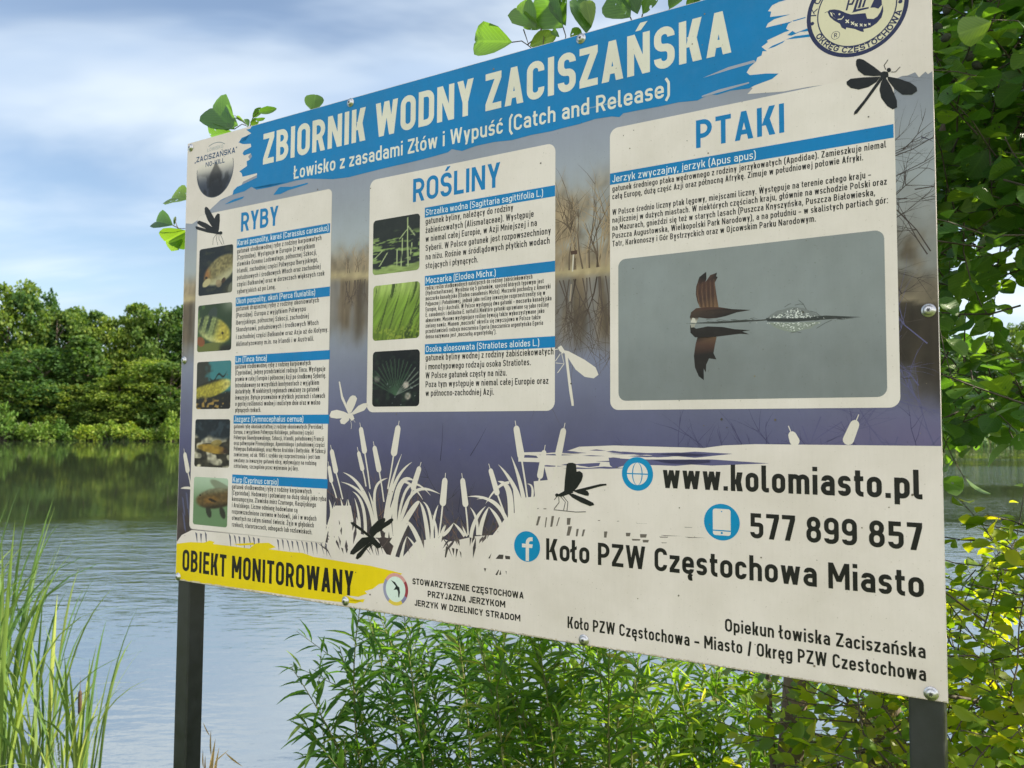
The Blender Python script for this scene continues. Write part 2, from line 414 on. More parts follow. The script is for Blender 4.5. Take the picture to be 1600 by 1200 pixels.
def glyph(ch, w, s):
    """returns width and a list of ('P', pts, closed) strokes and ('Q', pts) quads, capital height 1"""
    base, acc = ACC.get(ch, (ch, None))
    W = max(WID.get(base, .5) * s, w * (1.0 if base in 'Ii.,:' else 1.6)) if base != ' ' else .25 * s
    if base in 'Ii.,:': W = w * 1.02
    l, r, b, t = w / 2, W - w / 2, w / 2, 1 - w / 2; x = XH - w / 2; d = DS + w / 2
    R = max(min((r - l) / 2 * .96, .30), w * .52); out = []
    P = lambda pts, closed=False: out.append(('P', pts, closed))
    Q = lambda *pts: out.append(('Q', list(pts)))
    def D(xb, xt, y0=0., y1=1., k=1.0):
        h = min(w * k * math.sqrt(1 + ((xt - xb) / (y1 - y0)) ** 2), W * .8)
        return h
    def DD(xb, xt, y0, y1, h): Q((xb, y0), (xb + h, y0), (xt + h, y1), (xt, y1))
    ST = lambda xx, y0, y1: Q((xx - w / 2, y0), (xx + w / 2, y0), (xx + w / 2, y1), (xx - w / 2, y1))
    BAR = lambda yy, x0, x1: Q((x0, yy - w / 2), (x1, yy - w / 2), (x1, yy + w / 2), (x0, yy + w / 2))
    c = base; hd = w * 1.08
    if c in 'OD0':
        if c == 'D': P([(l, b), (r, b, R), (r, t, R), (l, t)], True)
        else: P([(l, b, R), (r, b, R), (r, t, R), (l, t, R)], True)
    elif c == 'C': P([(r, b + .2), (r, b, R), (l, b, R), (l, t, R), (r, t, R), (r, t - .2)])
    elif c == 'G': P([(r, t - .2), (r, t, R), (l, t, R), (l, b, R), (r, b, R), (r, .5), (W * .52, .5)])
    elif c == 'A':
        h = hd; DD(0, W / 2 - h / 2, 0, 1, h); DD(W - h, W / 2 - h / 2, 0, 1, h); BAR(.27, W * .2, W * .8)
    elif c == 'B':
        R2 = max(min((r - l) * .6, .22), w * .52)
        P([(l, b), (r, b, R2), (r, .52, R2), (l, .52)], True); P([(l, .521), (r - .03 * s, .521, R2 * .9), (r - .03 * s, t, R2 * .9), (l, t)], True)
    elif c in 'EF':
        ST(l, 0, 1); BAR(t, w, W); BAR(.52, w, W * .92)
        if c == 'E': BAR(b, w, W)
    elif c == 'H': ST(l, 0, 1); ST(r, 0, 1); BAR(.51, w, W - w)
    elif c == 'I': ST(l, 0, 1)
    elif c == 'J': P([(r, 1), (r, b, R), (l, b, R), (l, b + .2)])
    elif c == 'K':
        ST(l, 0, 1); h = hd * 1.12; DD(w * .9, W - h, .36, 1, h); DD(W - h, W * .36, 0, .60, h)
    elif c == 'L': ST(l, 0, 1); BAR(b, w, W)
    elif c == 'M': ST(l, 0, 1); ST(r, 0, 1); h = hd; DD(W / 2 - h / 2, 0, .28, 1, h); DD(W / 2 - h / 2, W - h, .28, 1, h)
    elif c == 'N': ST(l, 0, 1); ST(r, 0, 1); h = hd; DD(W - h, 0, 0, 1, h)
    elif c == 'P':
        R2 = max(min((r - l) * .6, .25), w * .52); ST(l, 0, 1); P([(l, .42), (r, .42, R2), (r, t, R2), (l, t)])
    elif c == 'R':
        R2 = max(min((r - l) * .6, .24), w * .52); ST(l, 0, 1); P([(l, .45), (r - .01, .45, R2), (r - .01, t, R2), (l, t)]); h = hd; DD(W - h, W * .40, 0, .44, h)
    elif c == 'S':
        R2 = max(min((r - l) / 2 * .96, .235), w * .52)
        P([(l, b + .17), (l, b, R2), (r, b, R2), (r, .5, R2), (l, .5, R2), (l, t, R2), (r, t, R2), (r, t - .17)])
    elif c == 'T': BAR(t, 0, W); ST(W / 2, 0, 1 - w)
    elif c == 'U': P([(l, 1), (l, b, R), (r, b, R), (r, 1)])
    elif c == 'V': h = hd; DD(W / 2 - h / 2, 0, 0, 1, h); DD(W / 2 - h / 2, W - h, 0, 1, h)
    elif c == 'W' or c == 'w':
        y1 = 1 if c == 'W' else XH; h = w * 1.03; q = W * .27
        DD(q - h / 2, 0, 0, y1, h); DD(q - h / 2, W / 2 - h / 2, 0, y1, h); DD(W - q - h / 2, W / 2 - h / 2, 0, y1, h); DD(W - q - h / 2, W - h, 0, y1, h)
    elif c in 'Xx': y1 = 1 if c == 'X' else XH; h = hd * 1.1; DD(0, W - h, 0, y1, h); DD(W - h, 0, 0, y1, h)
    elif c == 'Y': h = hd; DD(W / 2 - h / 2, 0, .4, 1, h); DD(W / 2 - h / 2, W - h, .4, 1, h); ST(W / 2, 0, .42)
    elif c in 'Zz': y1 = 1 if c == 'Z' else XH; h = hd * 1.12; BAR(b, 0, W); BAR(y1 - w / 2, 0, W); DD(0, W - h, w, y1 - w, h)
    elif c == 'a':
        R2 = max(min((r - l) / 2, .2), w * .52); P([(l + .02, x - .12), (l + .02, x, R), (r, x, R), (r, 0)])
        P([(r, XH * .56), (l, XH * .56, R2), (l, b, R2), (r, b)])
    elif c in 'bdpqg':
        P([(l, b, R), (r, b, R), (r, x, R), (l, x, R)], True)
        if c == 'b': ST(l, 0, 1.02)
        if c == 'd': ST(r, 0, 1.02)
        if c == 'p': ST(l, DS, XH)
        if c == 'q': ST(r, DS, XH)
        if c == 'g': P([(r, XH), (r, d, R), (l, d, R), (l, d + .07)])
    elif c == 'c': P([(r, b + .15), (r, b, R), (l, b, R), (l, x, R), (r, x, R), (r, x - .15)])
    elif c == 'e': P([(l, XH * .5), (r, XH * .5), (r, x, R), (l, x, R), (l, b, R), (r, b, R), (r, b + .13)])
    elif c == 'f': P([(W, t + .01), (W * .42, t + .01, .2), (W * .42, 0)]); BAR(x, 0, W * .95)
    elif c == 'h': ST(l, 0, 1.02); P([(l, x - .2), (l, x, R), (r, x, R), (r, 0)])
    elif c == 'n': ST(l, 0, XH); P([(l, x - .2), (l, x, R), (r, x, R), (r, 0)])
    elif c == 'm':
        ST(l, 0, XH); mid = W / 2; R2 = max(min((mid - l) / 2 * .96, .26), w * .52)
        P([(l, x - .2), (l, x, R2), (mid, x, R2), (mid, 0)]); P([(mid, x - .2), (mid, x, R2), (r, x, R2), (r, 0)])
    elif c == 'u': P([(l, XH), (l, b, R), (r, b, R), (r, b + .2)]); ST(r, 0, XH)
    elif c == 'i': ST(l, 0, XH); ST(l, .86, .86 + w * .95)
    elif c == 'j': P([(r, XH), (r, d, R * .6), (r - .16, d)]); ST(r, .86, .86 + w * .95)
    elif c == 'k': ST(l, 0, 1.02); h = hd * 1.15; DD(w * .9, W - h, .26, XH, h); DD(W - h, W * .34, 0, .46, h)
    elif c == 'l': P([(l, 1.02), (l, b, .1), (W, b)])
    elif c == 'o': P([(l, b, R), (r, b, R), (r, x, R), (l, x, R)], True)
    elif c == 'r': ST(l, 0, XH); P([(l, x - .22), (l, x, .2), (W, x)])
    elif c == 's':
        R2 = max(min((r - l) / 2 * .96, .17), w * .52); m = XH / 2
        P([(l, b + .1), (l, b, R2), (r, b, R2), (r, m, R2), (l, m, R2), (l, x, R2), (r, x, R2), (r, x - .1)])
    elif c == 't': P([(W * .4, .94), (W * .4, b, .15), (W, b)]); BAR(x, 0, W)
    elif c == 'v': h = hd; DD(W / 2 - h / 2, 0, 0, XH, h); DD(W / 2 - h / 2, W - h, 0, XH, h)
    elif c == 'y':
        h = hd; k = (W / 2 - h / 2); DD(k, 0, 0, XH, h); DD(k - k * .21 / XH, W - h, DS, XH, h)
    elif c == '1': ST(r, 0, 1); h = hd * 1.15; DD(0, W - h, .68, 1, h)
    elif c == '5': P([(r, t), (l + .02, t), (l + .02, .55), (r - .1, .55, .04), (r, .53, R), (r, b, R), (l, b, R), (l, b + .16)])
    elif c == '7': BAR(t, 0, W); h = hd * 1.08; DD(W * .2, W - h, 0, 1 - w, h)
    elif c == '8':
        R2 = max(min((r - l) / 2 * .96, .235), w * .52)
        P([(l, b, R2), (r, b, R2), (r, .53, R2), (l, .53, R2)], True); P([(l + .02, .531, R2), (r - .02, .531, R2), (r - .02, t, R2), (l + .02, t, R2)], True)
    elif c == '9':
        R2 = max(min((r - l) / 2 * .96, .25), w * .52)
        P([(l, .44, R2), (r, .44, R2), (r, t, R2), (l, t, R2)], True); P([(r, .75), (r, b, R), (l, b, R), (l, b + .12)])
    elif c == '.': ST(l, 0, w)
    elif c == ',': Q((-.04, -.16), (w * .55, -.16), (W, w), (0, w))
    elif c == ':': ST(l, 0, w); ST(l, XH - w, XH)
    elif c in '-–': BAR(.38, 0, W)
    elif c == '/': h = hd; DD(0, W - h, -.08, 1.04, h)
    elif c == '(': P([(W, 1.08), (l, .80, .25), (l, .06, .25), (W, -.2)])
    elif c == ')': P([(0, 1.08), (r, .80, .25), (r, .06, .25), (0, -.2)])
    elif c == '„': Q((0, -.16), (w * .5, -.16), (w, .12), (w * .1, .12)); Q((W - w * .9, -.16), (W - w * .4, -.16), (W, .12), (W - w * .8, .12))
    elif c == '”': Q((0, .74), (w * .5, .74), (w, 1.02), (w * .1, 1.02)); Q((W - w * .9, .74), (W - w * .4, .74), (W, 1.02), (W - w * .8, 1.02))
    top = 1.0 if base.isupper() else XH
    if acc == 'a': q = W / 2; Q((q - w * .45, top + .07), (q + w * .35, top + .07), (q + w * 1.15 + .03, top + .25), (q + w * .1 + .03, top + .25))
    if acc == 'd': ST(W / 2, top + .08, top + .08 + w)
    if acc == 'o': P([(W * .78, .02), (W * .62, -.1, .06), (W * .66, -.19, .04), (W * .86, -.18)])
    if acc == 'l':
        if base == 'L': Q((-.06, .36), (-.06, .36 + w), (W * .62, .60 + w), (W * .62, .60))
        else: Q((-.09, .42), (-.09, .42 + w * .9), (w + .09, .60 + w * .9), (w + .09, .60))
    return W, out
def layout(text, w, s, track):
    X = 0; items = []
    for ch in text:
        if ch == ' ': X += .27 * s + track * .4; continue
        W, st = glyph(ch, w, s); items.append((X, st)); X += W + track
    return X - track, items
def fit(text, w, target, track):
    lo, hi = .25, 2.2
    for _ in range(22):
        m = (lo + hi) / 2
        if layout(text, w, m, track * (.55 + .45 * m))[0] < target: lo = m
        else: hi = m
    s = (lo + hi) / 2
    return layout(text, w, s, track * (.55 + .45 * s))
def put_text(pr, text, start, xr, cap, col, lay, w=.155, track=.12, seg=None, shear=0.0, jit=0.0):
    """baseline start in photo pixels, right end as a pixel column, capital height in pixels at the start"""
    u0, v0 = bp(*start); v1 = bp(start[0], start[1] - cap)[1]; h = v1 - v0; u1 = u_at(xr, v0)
    tw, items = fit(text, w, (u1 - u0) / h, track)
    seg = seg or (5 if h > .03 else 2)
    lr = random.Random(len(text))
    for X, st in items:
        ja, jb = lr.uniform(-jit, jit), lr.uniform(-jit, jit)
        emit(pr, st, lambda q: (u0 + h * (X + q[0] + (shear + ja) * q[1]), v0 + h * (q[1] + jb)), w, col, lay, seg)
def emit(pr, strokes, tr, w, col, lay, seg):
    for k, st in enumerate(strokes):
        L_ = lay + .09 * k
        if st[0] == 'P':
            A, B = ribbon(fillet(st[1], st[2], seg), w, st[2]); pr.strip([tr(a) for a in A], [tr(b) for b in B], col, L_)
        else:
            q = [tr(p) for p in st[1]]; a = sum(q[i][0] * q[(i + 1) % 4][1] - q[(i + 1) % 4][0] * q[i][1] for i in range(4))
            b = len(pr.v)
            for p in (q if a > 0 else q[::-1]): pr.v.append((p[0] - 1.0, -.00014 * L_, zb + p[1])); pr.c.append(lin(col))
            pr.f.append((b, b + 1, b + 2, b + 3))
def arc_text(pr, text, cu, r, a0, a1, h, col, lay, w=.15, inward=True):
    """letters standing on a circle; a0 -> a1 degrees along the reading direction (lower arc reads counter-clockwise)"""
    tot, items = fit(text, w, abs(rad(a1 - a0)) * r / h, .16)
    for X, st in items:
        xs = [p[0] for s in st for p in s[1]]; mid = (min(xs) + max(xs)) / 2
        a = rad(a0 + (a1 - a0) * (X + mid) / tot)
        ta = np.array([-math.sin(a), math.cos(a)]) * (1 if a1 > a0 else -1)          # reading direction
        up = np.array([-math.cos(a), -math.sin(a)]) * (1 if a1 > a0 else -1)
        o = np.array(cu) + r * np.array([math.cos(a), math.sin(a)])
        emit(pr, st, lambda q: tuple(o + ta * h * (q[0] - mid) + up * h * (q[1] - .0)), w, col, lay, 3)

# ------------------------------------------------------------------ panel, posts, bolts
V, Fc = [], []
box_into(V, Fc, (-BW / 2, .0, zb), (BW / 2, .004, zb + BH))
me = mesh_of("panel", V, Fc)
at = me.color_attributes.new("Col", 'FLOAT_COLOR', 'POINT'); c = np.ones((len(V), 4), np.float32); c[:, :3] = lin(CREAM); at.data.foreach_set("color", c.ravel())
panel = link("panel", me, root, M_PRINT)
def hollow_post(x0, x1):
    V, Fc = [], []; r = .005; y0, y1 = .006, .061; P = []
    for (cx_, cy_, a) in ((x1 - r, y1 - r, 0), (x0 + r, y1 - r, 90), (x0 + r, y0 + r, 180), (x1 - r, y0 + r, 270)):
        for k in range(4): P.append((cx_ + r * math.cos(rad(a + 30 * k)), cy_ + r * math.sin(rad(a + 30 * k))))
    n = len(P)
    for z in (-.45, zb + BH - .03):
        for p in P: V.append((p[0], p[1], z))
    for k in range(n): Fc.append((k, (k + 1) % n, n + (k + 1) % n, n + k))
    Fc.append(tuple(range(n, 2 * n))); Fc.append(tuple(range(n))[::-1])
    return mesh_of("post", V, Fc)
link("post", hollow_post(-BW / 2 + .002, -BW / 2 + .057), root, M_POST)
link("post", hollow_post(BW / 2 - .060, BW / 2 - .006), root, M_POST)
for zz in (zb + .045, zb + BH - .045, zb + BH * .5):       # rails behind the sheet that take the bolts
    V, Fc = [], []; box_into(V, Fc, (-BW / 2 + .06, .008, zz - .015), (BW / 2 - .062, .030, zz + .015)); link("rail", mesh_of("rail", V, Fc), root, M_POST)
def bolt_mesh():
    V, Fc = [], []; pr = [(.0, -.0062), (.0035, -.0062), (.0062, -.0052), (.0082, -.0030), (.0088, -.0012), (.0112, -.0010), (.0116, 0.0)]
    n = 20
    for (r, y) in pr[1:]:
        for k in range(n): V.append((r * math.cos(2 * math.pi * k / n), y, r * math.sin(2 * math.pi * k / n)))
    for i in range(len(pr) - 2):
        for k in range(n): Fc.append((i * n + k, i * n + (k + 1) % n, (i + 1) * n + (k + 1) % n, (i + 1) * n + k)[::-1])
    Fc.append(tuple(range(n)))
    m = mesh_of("bolt", V, Fc, True)
    return m
bm_ = bolt_mesh(); bm_.materials.append(M_STEEL)
V, Fc = [], []
for k in range(3):
    a = k * math.pi / 3; dx, dz = .0034 * math.cos(a), .0034 * math.sin(a); nx, nz = -.0009 * math.sin(a), .0009 * math.cos(a)
    b = len(V); V += [(-dx - nx, -.0064 - k * 5e-5, -dz - nz), (dx - nx, -.0064 - k * 5e-5, dz - nz), (dx + nx, -.0064 - k * 5e-5, dz + nz), (-dx + nx, -.0064 - k * 5e-5, -dz + nz)]
    Fc.append((b, b + 1, b + 2, b + 3))
sk_ = mesh_of("socket", V, Fc); sk_.materials.append(M_SOCKET)
for (px_, py_) in [(298.5, 231), (548, 160.5), (908, 60.5), (1440, -84), (288, 563), (1451, 485), (278.5, 901), (540, 939), (912.5, 1000), (1455, 1083.5)]:
    u, v = bp(px_, py_); o = link("bolt", bm_, root); o.location = (u - 1.0, -.0008, zb + v)
    o.rotation_euler = (0, random.uniform(0, 3), 0); link("socket", sk_, o)

# ------------------------------------------------------------------ printed lake photograph behind everything
def lakeprint(S, T):
    u, v = S * BW, T * BH
    shore = np.interp(u, [0, .6, 1.2, 1.5, 2.0], [.822, .838, .785, .77, .66])
    top = np.interp(u, [0, .15, .55, .75, 1.15, 1.3, 1.6, 1.9, 2.0], [.89, .90, .93, .95, 1.04, 1.02, 1.02, .90, .87])
    n1 = fbm(u * 22, v * 16, 3); n2 = fbm(u * 70, v * 45, 9); n3 = fbm(u * 9, v * 9, 21)
    top = top + (fbm(u * 30, v * 2, 5) - .5) * .08
    A = lambda *c: np.array(c, float)[None, None]
    sk = A(134, 138, 154) * (1 - sstep(1.15, .85, v))[..., None] + A(158, 163, 168) * sstep(1.15, .85, v)[..., None]
    sk = sk * (1 - .10 * sstep(1.6, 2.0, u))[..., None]
    dark = sstep(1.6, 1.95, u)[..., None]
    tr = (A(140, 122, 98) * (1 - dark) + A(104, 92, 76) * dark) * (.62 + .62 * n2[..., None]) * (.8 + .35 * n1[..., None])
    dens = sstep(top + .01, top - .10, v) * (.35 + .65 * sstep(.35, .62, n1)); dens = np.maximum(dens, sstep(shore + .09, shore + .03, v) * .9)
    C = sk * (1 - dens[..., None]) + tr * dens[..., None]
    below = sstep(shore + .001, shore - .003, v)
    d = shore - v
    refl = (A(104, 90, 74) * (1 - dark * .45)) * (.55 + .75 * fbm(u * 60, v * 9, 13)[..., None])
    blue = np.stack([np.interp(v, [.05, .25, .40, .56, .70], [52, 64, 79, 108, 134]), np.interp(v, [.05, .25, .40, .56, .70], [48, 61, 78, 110, 138]),
                     np.interp(v, [.05, .25, .40, .56, .70], [54, 80, 110, 134, 150])], -1)
    bush = (sstep(.33, .16, v) * sstep(.42, .62, n3 + .25 * n2 - .12) * .8)[..., None]
    blue = blue * (1 - bush) + A(66, 54, 52) * (.7 + .5 * n2[..., None]) * bush
    rd = sstep(.19, .11, d + .06 * (n1 - .5)) * (.55 + .45 * sstep(.3, .6, fbm(u * 40, v * 6, 31)))
    rd = np.maximum(rd, dark[..., 0] * sstep(.14, .10, d))
    wat = blue * (1 - rd[..., None]) + refl * rd[..., None]
    C = C * (1 - below[..., None]) + wat * below[..., None]
    band = np.exp(-((v - shore - .004) / .013) ** 2)[..., None] * (1 - .8 * dark)
    C = C * (1 - band * .85) + A(176, 158, 122) * (.8 + .3 * n2[..., None]) * band * .85
    vi = sstep(.50, .62, fbm(u * 3 + 4, v * 3, 55)) * sstep(1.7, 1.95, u) * sstep(.52, .42, v)
    C = C * (1 - .35 * vi[..., None]) + A(120, 100, 140) * .35 * vi[..., None]
    return C
pr = Print(); pr.grid(0.001, .0, BW - .001, BH - .001, 300, 200, lakeprint, 1)
# winter branches in the printed photo
lr = random.Random(3)
def twig(pr, p, a, ln, w, col, lay, dep):
    pts = [p]
    for k in range(4):
        a += lr.uniform(-.22, .22); p = (p[0] + ln / 4 * math.cos(a), p[1] + ln / 4 * math.sin(a)); pts.append(p)
    pr.lineuv(pts, w, col, lay, True)
    if dep:
        for k in range(lr.choice((2, 3, 3))):
            q = pts[lr.choice((1, 2, 3))]; twig(pr, q, a + lr.uniform(-.8, .8), ln * lr.uniform(.45, .75), w * .55, col, lay + .05, dep - 1)
for k in range(34):
    u = lr.choice((lr.uniform(1.23, 1.43), lr.uniform(1.23, 1.43), lr.uniform(.64, .78))); big = u > 1
    sh = .787 if big else .842
    twig(pr, (u, sh), math.pi / 2 + lr.uniform(-.2, .2), lr.uniform(.10, .22) if big else lr.uniform(.03, .07), .004 if big else .002, (92, 78, 64) if lr.random() < .6 else (150, 130, 104), 1.3, 2)
    twig(pr, (u, sh - .02), -math.pi / 2 + lr.uniform(-.2, .2), lr.uniform(.08, .2) if big else .05, .003, (80, 68, 60), 1.3, 2)
for k in range(70):
    v = lr.uniform(.40, .95); c_ = (58, 50, 46) if v > .6 else (84, 82, 116)
    twig(pr, (lr.uniform(1.75, 1.999), v), lr.uniform(0, 6.3), lr.uniform(.05, .2), .0022, c_, 1.3, 2)
for k in range(26): twig(pr, (lr.uniform(1.45, 1.98), lr.uniform(.36, .42)), lr.uniform(1.2, 3.0), lr.uniform(.03, .12), .0016, (58, 56, 88), 1.3, 1)
for k in range(60): twig(pr, (lr.uniform(.62, 1.15), lr.uniform(.10, .26)), math.pi / 2 + lr.uniform(-1, 1), lr.uniform(.04, .13), .0016, lr.choice([(92, 78, 72), (112, 84, 70), (40, 36, 40)]), 1.3, 1)
for (a, b) in (((688, 720), (692, 660)), ((735, 712), (760, 668)), ((716, 800), (722, 740)), ((1440, 214), (1462, 222))): pr.line([a, ((a[0] + b[0]) / 2 + 1, (a[1] + b[1]) / 2), b], .002, (44, 42, 62), 1.4, True)
pr.px(Z(.283, 860, 260, [(118, 580), (124, 480), (132, 480), (126, 580)]), (190, 180, 165), 1.45); pr.px(Z(.283, 860, 260, [(112, 468), (148, 462), (148, 484), (114, 488)]), (70, 50, 40), 1.5)
pr.px(Z(.283, 860, 260, [(104, 745), (112, 650), (120, 650), (112, 745)]), (150, 135, 120), 1.45)
pr.build("printed_lake_photo", root)

# ------------------------------------------------------------------ cream brushwork and the blue header
pr = Print()
pr.px([(280, 190), (400, 150), (402, 205), (398, 232), (388, 245), (405, 272), (380, 284), (372, 300), (345, 312), (330, 326), (309, 344), (300, 350), (291, 349), (286, 353), (284, 300)], CREAM, 2)
pr.px([(1205, -60), (1475, -140), (1475, 108), (1458, 111), (1450, 116), (1446, 112), (1436, 121), (1430, 113), (1418, 118), (1409, 119), (1398, 124), (1330, 127), (1300, 131), (1262, 136), (1240, 140), (1225, 143), (1168, 147), (1176, 138), (1150, 120), (1160, 60), (1180, 20)], CREAM, 2)
pr.px(Z(1, 0, 0, [(270, 846), (284, 836), (300, 828), (512, 848), (516, 800), (524, 790), (548, 790), (556, 832), (590, 842), (604, 866), (628, 872), (650, 846), (684, 840), (706, 846), (742, 838), (770, 836), (788, 812), (806, 800), (812, 778), (836, 776), (834, 752), (856, 750), (850, 727), (838, 712), (826, 711), (888, 704), (905, 698), (960, 696), (1100, 700), (1130, 696), (1180, 694), (1472, 697), (1500, 700), (1500, 1120), (900, 1020), (560, 960), (270, 930)]), CREAM, 2)
# loose strokes along the upper edge of the contact field, dark slits left in it
for a, b, w in (((842, 711), (1010, 708), .004), ((810, 718), (950, 722), .009), ((816, 709), (905, 707), .006)): pr.line([a, b], w, CREAM, 2.2)
for pts in (Z(.2, 800, 680, [(755, 145), (850, 150), (1000, 150), (1200, 165), (1480, 165), (1540, 150), (1300, 135), (1000, 140)]),
            Z(.2, 800, 680, [(755, 175), (900, 185), (1250, 195), (1550, 190), (1550, 215), (1280, 240), (1150, 235), (900, 230), (800, 260), (765, 235)]),
            Z(.2, 800, 680, [(505, 225), (690, 215), (680, 240), (600, 250), (520, 235)]), Z(.4375, 780, 640, [(560, 160), (700, 150), (835, 158), (700, 172)]), Z(.4375, 780, 640, [(540, 178), (760, 178), (965, 192), (760, 200), (600, 192)])):
    pr.px(pts, (84, 82, 118), 2.3)
for x0, y0, x1, y1, c in ((966, 686, 1056, 692, 1), (1345, 715, 1410, 724, 1), (1160, 778, 1330, 792, 1), (1350, 792, 1520, 806, 1), (890, 760, 965, 790, 0), (1000, 770, 1110, 800, 0), (1150, 790, 1220, 804, 0), (935, 808, 1005, 830, 0), (1020, 815, 1120, 838, 0), (1165, 836, 1210, 846, 0),
                         (165, 630, 195, 720, 0), (205, 632, 245, 705, 0), (265, 640, 285, 720, 0), (310, 630, 350, 715, 0), (365, 640, 385, 710, 0), (430, 645, 490, 700, 0), (440, 710, 500, 785, 0), (505, 730, 540, 790, 0), (555, 735, 590, 790, 0), (720, 750, 770, 800, 0), (170, 568, 210, 580, 0), (245, 570, 270, 582, 0), (320, 580, 372, 588, 0), (60, 500, 78, 575, 0), (670, 662, 690, 672, 0), (818, 668, 838, 676, 0)):
    sl_ = lr.uniform(.1, .35) * (y1 - y0)
    if y1 - y0 > 22: x1 = x0 + (x1 - x0) * .5
    else: y1 = y0 + (y1 - y0) * .7
    pr.px(Z(.2, 800, 680, [(x0, y0 + 2), (x1, y0 + (x1 - x0) * .06), (x1 - sl_, y1), (x0 - sl_ + (x1 - x0) * .2, y1)]), (98, 90, 84), 2.3)
for z in ([(285, 965), (305, 980), (285, 1055), (275, 1055)], [(330, 980), (352, 985), (345, 1040)], [(362, 985), (380, 990), (362, 1060)], [(405, 1020), (390, 1000), (404, 1062)], [(615, 1062), (640, 1022), (628, 1064)], [(672, 1066), (700, 1032), (735, 1034), (730, 1068)], [(745, 1040), (785, 1045), (786, 1070), (750, 1068)], [(580, 1138), (600, 1140), (590, 1168)], [(670, 1190), (695, 1150), (700, 1155), (685, 1195)], [(700, 1190), (712, 1152), (716, 1190)], [(750, 1160), (758, 1162), (757, 1190)], [(600, 850), (655, 840), (640, 870), (612, 870)], [(640, 800), (660, 780), (670, 805)], [(300, 920), (318, 905), (330, 915), (310, 935)]):
    pr.px(Z(.2, 640, 660, z), (64, 58, 56), 2.3)
for x in np.arange(305, 512, 7.5):          # slits between the reeds under the fish list
    if 326 < x < 352 or 404 < x < 426: continue
    yb = 836 + (x - 300) * .085; pr.px([(x, yb - 6 + lr.uniform(-3, 3)), (x + 3.2, yb - 3), (x + 4 + lr.uniform(-3, 3), yb + lr.uniform(10, 20))], (86, 84, 100), 2.3)
for x, y in ((284, 775), (290, 768), (285, 800), (294, 795)): pr.px([(x, y), (x + 3, y + 4), (x + 6, y + 32), (x + 3, y + 26)], (80, 80, 108), 2.3)
for k in range(64):                         # dark slits between the printed reed blades
    x = 512 + 250 * lr.random() ** 1.1; y = 838 + lr.uniform(-22, 26) - max(0, x - 640) * .08; cxx = min((545, 612, 665, 735), key=lambda q: abs(q - x)); tl = (x - cxx) * .5 + lr.uniform(-4, 4); ln = lr.uniform(12, 34); wv = lr.uniform(1.3, 3.0)
    pr.px([(x, y + ln / 2), (x - wv * .8 + tl * .4, y), (x + tl, y - ln / 2), (x + wv + tl * .5, y)], lr.choice([(72, 64, 68), (62, 56, 60), (88, 78, 78)]), 2.4 + .001 * k)
for k in range(26):                         # thin streaks of the lake left between brush strokes
    x = lr.uniform(822, 1010); y = lr.uniform(703, 732); ln = lr.uniform(14, 60); pr.px([(x, y), (x + ln * .4, y - lr.uniform(.8, 2.2)), (x + ln, y + .5), (x + ln * .5, y + lr.uniform(.6, 1.8))], (84, 82, 116), 2.45 + .001 * k)
pr.build("brushwork_print", root)

pr = Print()
edgeL = Z(.1416, 280, 180, [(800, 95), (785, 150), (740, 160), (795, 200), (735, 235), (700, 270), (655, 300), (715, 320), (790, 315), (795, 350), (720, 390), (700, 420), (715, 445), (790, 420), (805, 455), (780, 490), (745, 510), (750, 560), (665, 620), (690, 640), (700, 680), (860, 640), (858, 690), (835, 700), (730, 750), (690, 770), (640, 790), (600, 830), (590, 880), (680, 850), (720, 840), (800, 790), (830, 810), (1000, 790)])
edgeB = Z(.1416, 280, 180, [(1200, 735), (1420, 700)]) + [(520, 280), (545, 277), (572, 270), (600, 263), (640, 254), (672, 246), (700, 238), (706, 233), (722, 236), (744, 228), (772, 222), (800, 219), (830, 211), (862, 205), (876, 201), (905, 194), (930, 186), (956, 182), (968, 183), (974, 177), (1000, 172), (1028, 167), (1060, 160), (1090, 157)] + Z(.16667, 1100, 0, [(0, 910), (60, 885), (120, 890), (250, 850), (420, 830), (480, 800), (640, 740), (700, 690), (580, 690), (430, 705), (400, 680), (430, 630), (490, 575), (500, 540), (540, 520), (550, 480), (590, 480), (540, 440), (600, 395), (590, 380), (760, 300), (800, 290), (770, 270), (790, 225), (830, 200), (580, 260), (600, 220), (660, 180), (810, 135), (620, 160), (630, 110), (600, 105), (640, 50), (700, 20), (770, 0)]) + [(1232, -14), (1215, -20), (1225, -38)]
pr.px(edgeL + edgeB + [(1225, -60), (1000, 10), (390, 180)], BLUE, 3)
for p in ([(1040, 880), (1100, 800), (1120, 790), (1240, 790), (1420, 745), (1420, 760), (1200, 830), (1120, 870)], [(500, 985), (600, 930), (720, 895), (700, 920), (560, 970)], [(660, 300), (690, 250), (780, 215), (700, 320)], [(440, 950), (520, 910), (500, 925)], [(830, 800), (1000, 765), (1280, 725), (1000, 795), (850, 822)]):
    pr.px(Z(.1416, 280, 180, p), BLUE, 3)
for p in ([(780, 330), (830, 290), (860, 310), (960, 270), (1000, 265), (1000, 290), (900, 300), (820, 335)], [(770, 370), (850, 340), (1000, 320), (1000, 345), (830, 365)], [(600, 460), (640, 430), (760, 380), (740, 400), (660, 440)], [(830, 195), (950, 160), (955, 168), (840, 202)]):
    pr.px(Z(.16667, 1100, 0, p), BLUE, 3)
for p in ([(1180, 112.5), (1130, 128), (1100, 135), (1095, 119.5), (1138, 105), (1178, 94), (1182, 97), (1140, 109), (1098, 122)][4:], ):
    pr.px(p, (150, 152, 166), 3.2)
pr.px(Z(.16667, 1100, 0, [(-20, 900), (140, 840), (420, 770), (425, 782), (160, 862), (-20, 912)]), (150, 152, 166), 3.2)
pr.line([(900, 173), (930, 167), (968, 158)], .0025, (110, 140, 170), 3.2)
band = pr.build("header_band", root)
